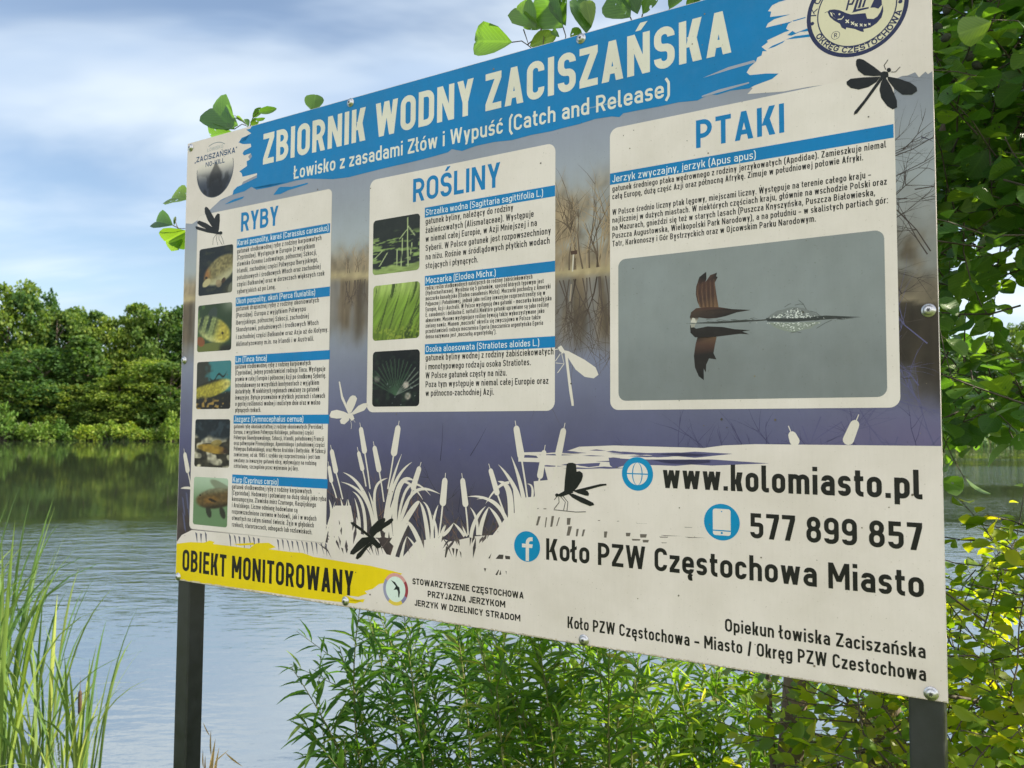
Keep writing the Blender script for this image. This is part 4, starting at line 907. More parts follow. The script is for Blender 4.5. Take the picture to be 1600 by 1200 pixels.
# round badge of the bird friends
pr = Print(); c = bp(618.2, 920.6); R_ = .0385
for a0, a1, col in ((35, 145, (196, 142, 138)), (145, 235, (138, 136, 160)), (235, 305, (206, 180, 70)), (305, 335, (120, 116, 150)), (335, 395, (140, 56, 66))): pr.ring(c, .030, R_, col, 4, 16, a0, a1)
pr.disc(c, .0302, (196, 208, 200), 4.2)
pr.px(Z(.175, 560, 880, [(292, 150), (330, 170), (352, 205), (367, 215), (373, 260), (365, 308), (357, 300), (355, 252), (345, 235), (315, 238), (330, 218), (335, 205)]), (28, 34, 34), 4.5)
pr.build("round_badge", root)

# club emblem, upper left
pr = Print(); c = np.array([.1287, 1.199]); Rr = .081
nu = nv = 40; b0 = len(pr.v)
for j in range(nv):
    v_ = c[1] - Rr + (1.28 * Rr) * j / (nv - 1); hw = math.sqrt(max(Rr ** 2 - (v_ - c[1]) ** 2, 1e-9))
    for i in range(nu):
        s = -1 + 2 * i / (nu - 1); u_ = c[0] + s * hw; t = float(sstep(.022, -.050, v_ - c[1])); n = float(fbm(u_ * 60, v_ * 45, 4))
        col = np.array((205, 196, 187)) * (1 - t) + np.array((50, 56, 70)) * t
        du = abs(u_ - c[0] - .004); tw = .004 + .024 * float(sstep(.026, -.022, v_ - c[1])) 
        if v_ - c[1] < .026: col = col * (1 - .50 * float(sstep(tw * 1.25, tw * .8, du)))
        col = col * (1 - .40 * float(sstep(.45, .62, n)) * float(sstep(.004, -.03, v_ - c[1])))
        pr.v.append((u_ - 1.0, -.00014 * 3, zb + v_)); pr.c.append(lin(col))
for j in range(nv - 1):
    for i in range(nu - 1): pr.f.append((b0 + j * nu + i, b0 + j * nu + i + 1, b0 + (j + 1) * nu + i + 1, b0 + (j + 1) * nu + i))
pr.ring(c, Rr - .0012, Rr + .0008, (70, 76, 88), 3.3, 50, 172, 376); pr.ring(c, Rr - .0012, Rr + .0008, (120, 130, 136), 3.3, 24, 60, 112)
em = pr.build("club_emblem", root)
pr = Print(); ND = (42, 70, 104)
put_text(pr, "ŁOWISKO", (324.3, 237.4), 348.6, 5.4, (150, 160, 164), 4, w=.12, track=.2)
put_text(pr, "„ZACISZAŃSKA”", (304.5, 254.8), 370.5, 8.2, ND, 4, w=.19, track=.14)
put_text(pr, "NO-KILL", (321.5, 261.3), 351.2, 7.2, ND, 4, w=.18, track=.16); pr.build("emblem_lettering", em)

# angling association crest, upper right
pr = Print(); c = bp(1338, 15); R0 = abs(bp(1259.3, 12)[0] - c[0]); R0 = .0858
pr.disc(c, R0 * .99, (202, 194, 168), 3); pr.ring(c, R0 - .0072, R0, NAVY, 3.4); pr.ring(c, R0 * .76, R0 * .785, NAVY, 3.4)
q = lambda pts: Z(.125, 1240, 0, pts)
pr.px(q([(425, 150), (450, 125), (510, 118), (580, 130), (660, 165), (720, 182), (820, 172), (900, 165), (920, 235), (1000, 238), (1050, 205), (1085, 150), (1118, 62), (1122, 140), (1100, 220), (1040, 290), (960, 345), (872, 366), (880, 402), (840, 395), (770, 365), (660, 345), (652, 372), (600, 345), (580, 300), (500, 255), (450, 210)]), NAVY, 3.4)
pr.px(q([(935, -110), (1095, -110), (1105, 60), (1060, 110), (1010, 95), (960, 98), (1005, 0)]), NAVY, 3.5)
for p in ([(650, 132), (672, 132), (720, -60), (698, -60)], [(690, -40), (760, -60), (772, -10), (740, 62), (690, 66), (695, 44), (725, 40), (748, -8), (740, -35), (690, -20)], [(725, 162), (740, 150), (800, -40), (780, -40), (775, -60), (835, -60), (780, 118), (940, 88), (940, 108)], [(800, 106), (850, -60), (872, -60), (835, 98)], [(850, 95), (905, -60), (925, -60), (880, 90)]): pr.px(q(p), NAVY, 3.5)
for k, (x, y) in enumerate(((672, 268), (738, 292), (782, 312), (845, 314), (897, 316), (948, 302))):
    s = 20 - k * 1.6
    for sx in (-1, 1): pr.line(q([(x - s, y - sx * s), (x + s, y + sx * s)]), .0019 - k * .00015, (214, 206, 184), 3.8 + .02 * sx)
for p in ([(455, 150), (480, 165), (490, 210), (530, 235), (505, 222), (470, 195)], [(545, 240), (600, 232), (632, 195), (628, 215), (600, 245), (560, 250)], [(480, 150), (510, 175), (528, 222), (515, 190)]): pr.px(q(p), (206, 198, 174), 3.8)
pr.px(q([(560, 178), (572, 165), (586, 172), (582, 190), (566, 192)]), (206, 198, 174), 3.8); pr.line(q([(390, 162), (415, 150), (440, 148)]), .001, NAVY, 3.8)
cc = bp(1240 + .125 * 525, .125 * 443); pr.ring(cc, .0068, .0076, NAVY, 3.6, 24); put_text(pr, "R", (1240 + .125 * 508, .125 * 470), 1240 + .125 * 545, 6.5, NAVY, 3.8, w=.16)
for xy in ((233, 298), (1335, 20)): pr.disc(bp(*q([xy])[0]), .0035, NAVY, 3.6, 16)
cr = pr.build("angling_crest", root)
pr = Print()
arc_text(pr, "OKRĘG CZĘSTOCHOWA", c, R0 * .905, 204, 344, R0 * .125, NAVY, 3.8, .21)
pr.build("crest_lettering", cr); pr = Print()
arc_text(pr, "KOŁO MIASTO", c, R0 * .80, 176, 12, R0 * .125, NAVY, 3.8, .21); pr.build("crest_lettering", cr)

# ------------------------------------------------------------------ printed damselflies and reeds
def insect(name, polys, lines, head, col, lay=5.5):
    pr = Print()
    for k, p in enumerate(polys): pr.px(p, col, lay + .1 * k)
    for k, (p, w) in enumerate(lines): pr.line(p, w, col, lay + .05 + .01 * k)
    if head:
        x, y, r = head; pr.px([(x + r * math.cos(a), y + r * math.sin(a)) for a in np.linspace(0, 2 * math.pi, 14)[:-1]], col, lay + 1)
    return pr.build(name, root)
BK = (22, 26, 28)
z = lambda p: Z(.1875, 260, 160, p)
insect("damselfly_print", [z([(320, 882), (330, 869), (345, 876), (360, 895), (398, 960), (440, 1060), (430, 1085), (390, 1050), (345, 980), (322, 920)]), z([(412, 945), (430, 925), (446, 932), (447, 985), (440, 1060), (425, 1078), (402, 1030), (402, 970)]), z([(258, 996), (275, 985), (330, 1005), (400, 1050), (440, 1080), (430, 1095), (370, 1075), (290, 1032), (262, 1012)]), z([(243, 1036), (252, 1032), (350, 1060), (445, 1080), (446, 1102), (340, 1084), (250, 1057)])],
       [(z(p), .0013) for p in ([(448, 1095), (470, 1140), (482, 1185)], [(440, 1100), (440, 1140), (468, 1188)], [(425, 1098), (418, 1140), (430, 1190)], [(420, 1098), (392, 1135), (388, 1188)])], (345.3, 364, 2.6), BK)
z = lambda p: Z(.2125, 1140, 0, p)
insect("damselfly_print", [z([(930, 450), (938, 436), (955, 432), (985, 440), (1060, 490), (1118, 535), (1120, 558), (1060, 562), (990, 555), (945, 520), (930, 480)]), z([(860, 602), (890, 580), (980, 570), (1110, 564), (1080, 605), (1020, 642), (950, 660), (890, 648), (862, 622)]), z([(1160, 562), (1240, 578), (1330, 608), (1375, 642), (1380, 670), (1340, 697), (1270, 697), (1210, 652), (1165, 592)]), z([(1132, 572), (1150, 575), (1190, 640), (1230, 740), (1232, 790), (1200, 806), (1160, 782), (1115, 722), (1102, 660), (1112, 612)]), z([(1115, 560), (1132, 575), (1012, 740), (938, 835), (913, 846), (918, 822), (988, 738)]), z([(1110, 535), (1135, 525), (1165, 530), (1170, 560), (1140, 582), (1110, 565)])],
       [(z([(1148, 512), (1136, 482), (1165, 440)]), .0012), (z([(1188, 530), (1220, 530), (1255, 492)]), .0012)], (1389, 109.5, 3.4), BK)
z = lambda p: Z(.2, 800, 680, p)
insect("damselfly_print", [z([(428, 225), (445, 216), (475, 215), (500, 225), (506, 284), (530, 280), (552, 296), (555, 320), (545, 355), (510, 410), (460, 460), (420, 466), (408, 440), (414, 350)]), z([(470, 432), (560, 424), (592, 436), (604, 458), (598, 474), (575, 472), (520, 455)]), z([(440, 456), (480, 458), (570, 494), (636, 528), (644, 546), (610, 554), (540, 526), (470, 486)]), z([(480, 432), (590, 405), (690, 381), (738, 379), (742, 391), (690, 400), (600, 425), (500, 446)]), z([(362, 462), (410, 435), (470, 430), (480, 450), (430, 466), (385, 482), (366, 478)])],
       [(z(p), .0014) for p in ([(366, 480), (369, 525), (330, 575)], [(382, 480), (418, 522), (404, 586)], [(400, 476), (438, 522), (430, 592)], [(352, 478), (332, 505)], [(330, 582), (420, 592), (500, 600), (578, 598)])], (870.5, 773.5, 2.8), (20, 23, 20))
z = lambda p: Z(.2, 500, 640, p)
insect("damselfly_print", [z([(385, 962), (395, 925), (450, 868), (490, 848), (508, 846), (513, 862), (495, 910), (450, 960), (412, 1002)]), z([(490, 892), (550, 852), (572, 850), (574, 866), (548, 896), (500, 926), (450, 965)]), z([(240, 880), (260, 879), (330, 928), (402, 990), (386, 1000), (318, 946), (246, 896)]), z([(385, 988), (420, 993), (452, 1030), (470, 1048), (440, 1076), (408, 1050), (378, 1020)]), z([(382, 994), (330, 1000), (290, 1040), (240, 1108), (236, 1130), (265, 1132), (310, 1100), (372, 1052), (402, 1022)]), z([(402, 1030), (350, 1070), (290, 1130), (280, 1162), (296, 1170), (322, 1150), (372, 1082), (412, 1052)])],
       [(z(p), .0014) for p in ([(415, 1060), (395, 1070), (388, 1096)], [(438, 1070), (436, 1100), (448, 1138)], [(462, 1070), (480, 1074), (494, 1082)], [(468, 1050), (480, 1040)])], (591.6, 852.6, 4), (18, 20, 18))
CR_ = (208, 198, 190)
z = lambda p: Z(.1875, 260, 540, p)
insect("damselfly_print", [z([(1502, 480), (1530, 428), (1552, 414), (1575, 418), (1590, 442), (1570, 500), (1540, 560), (1512, 556)]), z([(1360, 582), (1375, 546), (1420, 535), (1480, 550), (1530, 575), (1500, 602), (1420, 608), (1370, 600)]), z([(1446, 625), (1475, 590), (1530, 578), (1522, 622), (1485, 656), (1455, 650)]), z([(1437, 300), (1447, 300), (1472, 420), (1532, 560), (1518, 570), (1458, 440)]), z([(1545, 560), (1600, 502), (1640, 482), (1672, 478), (1680, 500), (1650, 540), (1560, 575)]), z([(1518, 565), (1550, 560), (1568, 610), (1546, 628), (1525, 602)])],
       [(z([(1535, 625), (1545, 660), (1540, 695)]), .0012), (z([(1560, 620), (1575, 640)]), .001)], None, CR_, 2.6)
z = lambda p: Z(.283, 860, 260, p)
insect("damselfly_print", [z([(60, 1012), (100, 1020), (190, 1068), (250, 1110), (266, 1150), (240, 1170), (190, 1162), (140, 1122), (95, 1052)]), z([(80, 1036), (96, 1050), (108, 1150), (128, 1295), (130, 1322), (118, 1322), (104, 1240), (90, 1120)]), z([(42, 1000), (60, 988), (78, 1015), (70, 1035), (50, 1018)])],
       [(z(p), .0016) for p in ([(62, 1030), (76, 1090), (30, 1085)], [(55, 1035), (28, 1075)], [(76, 1090), (40, 1140)], [(20, 1012), (45, 1008)])], None, CR_, 2.6)

pr = Print(); main_pr = pr
z3 = lambda p: Z(.2, 500, 640, p); z4 = lambda p: Z(.2, 640, 660, p)
def head(top, bot, w, zf, lay):
    a, b = bp(*zf([top])[0]), bp(*zf([bot])[0]); ww = abs(bp(*zf([(bot[0] + w, bot[1])])[0])[0] - b[0]); r = ww / 2
    d = (b - a) / np.linalg.norm(b - a); n = np.array([-d[1], d[0]]); P = []
    for k in range(9): an = math.pi * k / 8; P.append(b - d * r + (n * math.cos(an) + d * math.sin(an)) * r)
    for k in range(9): an = math.pi * k / 8; P.append(a + d * r * .9 + (-n * math.cos(an) * .85 - d * math.sin(an)) * r)
    pr.uv([tuple(p) for p in P], CR_, lay); pr.lineuv([a - d * .012, a + d * .005], .0016, CR_, lay + .1)
kk = 0
for zf, lst in ((z3, [((318, 138), (352, 345), 40, (392, 620)), ((424, 285), (465, 490), 40, (500, 720)), ((300, 328), (336, 480), 32, (360, 600)), ((90, 312), (128, 500), 38, (178, 700)), ((70, 440), (92, 572), 30, (130, 690)), ((613, 125), (574, 365), 50, (530, 620)), ((780, 446), (722, 630), 42, (640, 860)), ((978, 535), (958, 755), 50, (928, 1000))]),
                (z4, [((413, 437), (440, 662), 46, (458, 880)), ((630, 362), (690, 570), 42, (770, 800)), ((832, 28), (876, 288), 56, (925, 620))]),
                (lambda p: Z(.3125, 500, 620, p), [((1220, 158), (1190, 300), 34, (1165, 430)), ((1122, 268), (1098, 410), 30, (1060, 560))]),
                (lambda p: Z(.4375, 780, 640, p), [((1042, 80), (1062, 128), 36, None), ((1275, 40), (1240, 125), 40, None)]), (lambda p: Z(.1875, 260, 540, p), [((152, 892), (182, 1062), 34, (205, 1180))])):
    for t, b, w, st in lst:
        if st is None: pr = Print()
        head(t, b, w, zf, 2.6 + .01 * kk); kk += 1
        if st is None: pr.build("reed_print", root); pr = main_pr
        else: pr.line(zf([b, ((b[0] + st[0]) / 2 + 2, (b[1] + st[1]) / 2), st]), .0042, CR_, 2.6 + .01 * kk)
def blade(pts, w, zf):
    """pts: base, control, (control,) tip in zoom pixels; w widest in metres"""
    global kk
    P = [np.array(bp(*q)) for q in zf(pts)]; n = 14; out = []
    for i in range(n + 1):
        t = i / n
        if len(P) == 3: out.append((1 - t) ** 2 * P[0] + 2 * t * (1 - t) * P[1] + t * t * P[2])
        else: out.append((1 - t) ** 3 * P[0] + 3 * t * (1 - t) ** 2 * P[1] + 3 * t * t * (1 - t) * P[2] + t ** 3 * P[3])
    kk += 1; w *= .66; pr.lineuv(out, [w * (1 - .15 * (1 - i / n)) * (1 - (i / n) ** 3) + .0004 for i in range(n + 1)], CR_, 2.6 + .01 * kk)
for pts, w in (([(440, 1000), (380, 560), (180, 490)], .018), ([(420, 1000), (420, 620), (165, 565)], .016), ([(470, 1000), (380, 600), (440, 560), (530, 535)], .014), ([(500, 950), (520, 640), (640, 345)], .016), ([(510, 960), (540, 520), (720, 410)], .017), ([(590, 980), (560, 640), (640, 480), (740, 560)], .026), ([(600, 980), (640, 560), (720, 500), (865, 670)], .012), ([(640, 560), (720, 560), (805, 705)], .010),
               ([(600, 1000), (680, 560), (800, 590), (940, 660)], .014), ([(560, 1050), (760, 700), (780, 720)], .026), ([(850, 1080), (830, 800), (780, 720)], .020), ([(880, 1060), (880, 760), (805, 720)], .014), ([(870, 1050), (880, 840), (925, 745)], .013), ([(900, 1080), (930, 960), (880, 820)], .015), ([(350, 1080), (380, 700), (255, 640)], .017), ([(300, 1060), (330, 860), (270, 690)], .015), ([(240, 1080), (240, 800), (220, 700)], .017), ([(170, 1080), (210, 860), (160, 690)], .020), ([(100, 1060), (190, 860), (215, 700)], .014),
               ([(80, 1050), (110, 800), (70, 700)], .018), ([(30, 1060), (60, 900), (120, 720)], .012), ([(640, 1190), (640, 1080), (680, 990)], .012), ([(790, 1190), (760, 1060), (680, 990)], .012), ([(560, 1180), (620, 960), (700, 880)], .024), ([(820, 1160), (740, 900), (660, 860)], .022), ([(720, 1190), (740, 1120), (690, 1120)], .008), ([(920, 1060), (960, 960), (985, 900)], .011), ([(620, 1190), (640, 1090), (665, 1050)], .008), ([(300, 1060), (300, 900), (285, 840)], .016), ([(130, 1120), (90, 980), (40, 880)], .012), ([(520, 1000), (540, 800), (620, 600)], .018), ([(460, 1000), (440, 800), (380, 640)], .016), ([(560, 1000), (530, 820), (540, 600)], .018)):
    blade(pts, w, z3)
for pts, w in (([(260, 880), (300, 860), (345, 785)], .014), ([(430, 890), (400, 840), (345, 785)], .012), ([(240, 890), (250, 860), (275, 800)], .009), ([(450, 890), (430, 860), (415, 810)], .009), ([(480, 900), (490, 760), (595, 655)], .016), ([(530, 880), (540, 740), (475, 665)], .012), ([(550, 880), (560, 760), (620, 660)], .018), ([(720, 830), (700, 740), (620, 660)], .016), ([(770, 830), (740, 640), (600, 560), (455, 580)], .013), ([(780, 800), (720, 640), (640, 570), (525, 600)], .009), ([(790, 820), (800, 560), (780, 470), (690, 460)], .026), ([(780, 470), (690, 470), (595, 635)], .010), ([(840, 830), (860, 620), (800, 450)], .026), ([(900, 830), (880, 520), (695, 330)], .020), ([(920, 830), (900, 520), (795, 265)], .018), ([(880, 830), (900, 700), (880, 560)], .026), ([(930, 700), (1000, 480), (920, 480)], .010), ([(960, 830), (960, 700), (1000, 590)], .03)):
    blade(pts, w, z4)
for pts, w in (([(215, 1190), (160, 1180), (120, 1190)], .012),): blade(pts, w, lambda p: Z(.1875, 260, 540, p))
pr.build("reed_print", root)
# stray specks of dirt stuck to the print
pr = Print()
for k in range(230):
    u, v = lr.uniform(.01, 1.99), lr.uniform(.01, 1.29); e = lr.choice((.0006, .0008, .001, .0016, .0022)) * lr.uniform(.6, 1.1)
    pr.uv([(u + e * (.7 + .5 * lr.random()) * math.cos(a), v + e * (.7 + .5 * lr.random()) * math.sin(a)) for a in np.linspace(0, 6.283, 8)[:-1]], lr.choice([(70, 66, 56), (96, 88, 74), (120, 110, 92)]), 7 + k * .001)
for x0 in np.arange(276, 1478, 3.0):            # grime gathered along the lower lip
    y0 = 906 + (x0 - 274.3) * .15994
    if lr.random() < .8: pr.px([(x0, y0 - 1.5 - lr.random() * 2), (x0 + 3.4, y0 - 1.2 - lr.random() * 2), (x0 + 3.4, y0 + 1), (x0, y0 + .5)], tuple(np.array((178, 168, 148)) * lr.uniform(.92, 1.08)), 6.5 + lr.random() * .3)
tag(pr.build("dirt_specks", root), kind="stuff")

# ================================================================== THE PLACE AROUND THE BOARD
def P(px, py, d): return EYE + cam2world(((px - 800) / FPX, (py - 600) / FPX, 1.0)) * d
def pix(p):
    w = np.asarray(p) - EYE; xc = w @ CR_c; yc = w @ CU_c; zc_ = w @ CF_c
    return 800 + FPX * xc / zc_, 600 + FPX * yc / zc_, zc_
CR_c, CU_c, CF_c = cam2world((1, 0, 0)), cam2world((0, 1, 0)), cam2world((0, 0, 1))
def behind(p): return np.dot(np.asarray(p)[:2] - BL[:2], BA[:2])

# ------------------------------------------------------------------ ground and water
def shore_near(x): return 4.05 + .35 * np.sin(x * .9 + 1) + .2 * np.sin(x * 2.3) + np.clip(x - 1.5, 0, 30) * .25
def shore_far(x): return 131 + 2.2 * np.sin(x * .07) + 1.2 * np.sin(x * .23 + 1)
def ground_z(x, y):
    n = (fbm(x * .8, y * .8, 71) - .5)
    near = np.interp(y - shore_near(x), [-1.6, -.6, 0, 2.0, 6], [.5, .34, -.02, -.7, -2.0]) + n * .10
    far = np.interp(y - shore_far(x), [-8, -1.0, 0, 1.2, 6, 40, 400], [-2, -.4, .02, .5, 1.1, 2.0, 4.0]) + n * .2
    z = np.where(y > 60, far, near)
    side = np.interp(np.abs(x), [0, 190, 205, 2600], [-9, -9, 1.2, 3.0])
    return np.maximum(z, side + n * .2)
xs = np.concatenate([-np.geomspace(2500, 12, 40), np.linspace(-11, 11, 56), np.geomspace(12, 2500, 40)])
ys = np.concatenate([-np.geomspace(2000, 8, 16), np.linspace(-7, 9, 46), np.geomspace(10, 118, 16), np.linspace(120, 150, 31), np.geomspace(155, 3000, 16)])
X, Y = np.meshgrid(xs, ys); Zg = ground_z(X, Y); nx, ny = len(xs), len(ys)
me = mesh_of("ground", np.stack([X, Y, Zg], -1).reshape(-1, 3), [(j * nx + i, j * nx + i + 1, (j + 1) * nx + i + 1, (j + 1) * nx + i) for j in range(ny - 1) for i in range(nx - 1)], True)
b = MB("grassy_soil"); o = b.obj(); n1 = b.noise(1.3, 6, o, .65); n2 = b.noise(.09, 4, o)
c = b.mix(n1, (.05, .075, .02), (.17, .22, .06)); c = b.mix(b.ramp(b.noise(6, 4, o), (.5, (0, 0, 0)), (.7, (.6, .6, .6))), c, (.10, .075, .05)); c = b.mix(1.0, c, b.ramp(n2, (.3, (.8, .8, .75)), (.7, (1.2, 1.2, 1.1))), 'MULTIPLY')
p = b.add("ShaderNodeBsdfPrincipled", Roughness=.9); b.l.new(c, p.inputs["Base Color"]); b.l.new(b.bump(n1, .8, .08), p.inputs["Normal"])
tag(link("ground", me, None, b.done(p.outputs[0])), kind="structure")

b = MB("lake_water"); o = b.obj(); sx = b.n.new("ShaderNodeSeparateXYZ"); b.l.new(o, sx.inputs[0])
wob = b.noise(.10, 3, o); yy = b.math('ADD', sx.outputs[1], b.math('MULTIPLY', b.math('SUBTRACT', wob, .5), 16.0))
calm = b.ramp(b.math('DIVIDE', yy, 140.0), (.055, (.20, .20, .20)), (.085, (.55, .55, .55)), (.108, (.7, .7, .7)), (.148, (.022, .022, .022)), (.9, (.008, .008, .008)))
gust = b.ramp(b.noise(1.0, 3, b.mapping(o, (.012, .06, 1), loc=(3.2, 1.7, 0))), (.47, (0, 0, 0)), (.60, (.5, .5, .5)))
right = b.ramp(b.math('DIVIDE', sx.outputs[0], 100.0), (.06, (0, 0, 0)), (.3, (1, 1, 1)))
amp = b.math('ADD', calm, b.math('MULTIPLY', gust, b.math('ADD', b.math('MULTIPLY', right, 1.4), .03)))
w1 = b.noise(1.0, 4, b.mapping(o, (3.4, 7.0, 1), rot=(0, 0, rad(-14))), .5)
w2 = b.noise(1.0, 3, b.mapping(o, (1.1, 2.3, 1), rot=(0, 0, rad(10))), .5)
h = b.math('MULTIPLY', b.math('ADD', w1, b.math('MULTIPLY', w2, 1.6)), amp)
bp_ = b.n.new("ShaderNodeBump"); bp_.inputs["Strength"].default_value = 1.0; bp_.inputs["Distance"].default_value = .026; b.l.new(h, bp_.inputs["Height"])
p = b.add("ShaderNodeBsdfPrincipled", Roughness=.03, IOR=6.0); p.inputs["Base Color"].default_value = (.030, .040, .024, 1)
p.inputs["Specular IOR Level"].default_value = .6
b.l.new(bp_.outputs[0], p.inputs["Normal"])
me = mesh_of("lake", [(-420, 2.2, 0), (420, 2.2, 0), (420, 150, 0), (-420, 150, 0)], [(0, 1, 2, 3)])
tag(link("lake_water", me, None, b.done(p.outputs[0])), kind="structure")

# ------------------------------------------------------------------ leaf blades
def template(stations, fold=.10, curl=-.12, notch=0.0):
    """stations: (t, half width); two strips of quads either side of a midrib"""
    V, U = [], []
    for t, w in stations:
        z = curl * t * t
        V += [(-w, t - notch * (t > .99) * -1 * w, z + fold * w * 2), (0, t - notch * (t > .99), z), (w, t + notch * 0 * w, z + fold * w * 2)]
        U += [(-w * 2, t), (0, t), (w * 2, t)]
    Fq = []
    for i in range(len(stations) - 1):
        a = i * 3; Fq += [(a, a + 1, a + 4, a + 3), (a + 1, a + 2, a + 5, a + 4)]
    return np.array(V, float), np.array(Fq, int), np.array(U, float)
T_ALDER = template([(0, .012), (.12, .17), (.3, .33), (.5, .42), (.68, .44), (.84, .36), (.95, .20), (1.0, .05)], .16, -.18, .02)
T_WILLOW = template([(0, .006), (.15, .055), (.4, .085), (.7, .06), (1, .004)], .35, -.22)
T_SMALL = template([(0, .012), (.2, .26), (.5, .38), (.8, .26), (1, .02)], .18, -.14)
T_CLUMP = (np.array([(-.42, .1, 0), (.38, -.05, .05), (.5, .8, -.05), (-.3, 1.0, .06)], float), np.array([(0, 1, 2, 3)]), np.array([(0, 0), (1, 0), (1, 1), (0, 1)], float))
class Leaves:
    def __init__(s, tpl): s.t = tpl; s.o = []; s.a = []; s.n = []; s.l = []; s.w = []
    def add(s, o, a, n, l, w=1.0): s.o.append(o); s.a.append(a); s.n.append(n); s.l.append(l); s.w.append(w)
    def build(s, name, parent, mat):
        Vt, Ft, Ut = s.t; o = np.array(s.o); a = np.array(s.a); n = np.array(s.n); l = np.array(s.l)[:, None, None]; w = np.array(s.w)[:, None, None]
        a = a / (np.linalg.norm(a, axis=1, keepdims=True) + 1e-9); n = n - a * (a * n).sum(1, keepdims=True); n = n / (np.linalg.norm(n, axis=1, keepdims=True) + 1e-9); x = np.cross(a, n)
        jag = 1 + rng.uniform(-.10, .10, (len(o), len(Vt), 1))
        V = o[:, None] + l * (Vt[None, :, 0:1] * w * jag * x[:, None] + Vt[None, :, 1:2] * a[:, None] + Vt[None, :, 2:3] * n[:, None])
        k = len(Vt); F_ = (Ft[None] + (np.arange(len(o)) * k)[:, None, None]).reshape(-1, 4)
        me = bpy.data.meshes.new(name); nf = len(F_)
        me.vertices.add(len(o) * k); me.vertices.foreach_set("co", V.astype(np.float32).ravel())
        me.loops.add(nf * 4); me.loops.foreach_set("vertex_index", F_.astype(np.int32).ravel())
        me.polygons.add(nf); me.polygons.foreach_set("loop_start", np.arange(0, nf * 4, 4, dtype=np.int32))
        me.polygons.foreach_set("use_smooth", np.ones(nf, bool))
        uvl = me.uv_layers.new(name="UVMap"); uvl.data.foreach_set("uv", np.tile(Ut[Ft.ravel()], (len(o), 1)).astype(np.float32).ravel())
        me.update(calc_edges=True); me.validate()
        return link(name, me, parent, mat)
def unit(v): v = np.asarray(v, float); return v / (np.linalg.norm(v) + 1e-9)
def rv(k=1.0): return rng.normal(0, k, 3)

M_ALDER = mat_leaf("alder_leaf", [(0, (.05, .12, .032)), (.45, (.085, .18, .040)), (.8, (.12, .22, .045)), (1, (.17, .26, .05))], (2.0, 2.05, .42), .44, .38, True, .45)
M_WILLOW = mat_leaf("willow_leaf", [(0, (.09, .20, .035)), (.6, (.17, .29, .05)), (.93, (.27, .37, .08)), (1, (.40, .36, .12))], (2.0, 1.9, .45), .58, .5, False, .25)
M_BUSH = mat_leaf("bush_leaf", [(0, (.10, .20, .02)), (.5, (.22, .32, .03)), (1, (.40, .42, .045))], (2.1, 1.9, .30), .55, .40, False, .4)
M_REED = mat_leaf("cattail_blade", [(0, (.10, .19, .045)), (.5, (.17, .27, .065)), (.82, (.28, .33, .10)), (.9, (.44, .38, .20)), (1, (.52, .44, .25))], (1.2, 1.25, .6), .38, .5, False, .3)
M_TREE = mat_leaf("far_foliage", [(0, (.065, .125, .034)), (.6, (.110, .180, .044)), (1, (.18, .24, .065))], (1.5, 1.6, .6), .45, .6, False, .15)
M_SHRUB = mat_leaf("far_shrub_foliage", [(0, (.09, .17, .03)), (.6, (.16, .26, .045)), (1, (.27, .34, .09))], (1.4, 1.4, .5), .4, .6, False, .2)
M_DRY = mat_leaf("dry_grass", [(0, (.26, .20, .10)), (1, (.46, .38, .22))], (1.1, 1.0, .8), .35, .7, False, .2)
M_BARK = mat_bark("alder_bark", (.17, .13, .095)); M_TWIG = mat_bark("twig_bark", (.085, .07, .05)); M_STEM = mat_bark("willow_stem_bark", (.16, .17, .06))
M_HEAD = mat_simple("cattail_head", (.075, .042, .022), .9, 0, .3, 60, .3, .004)

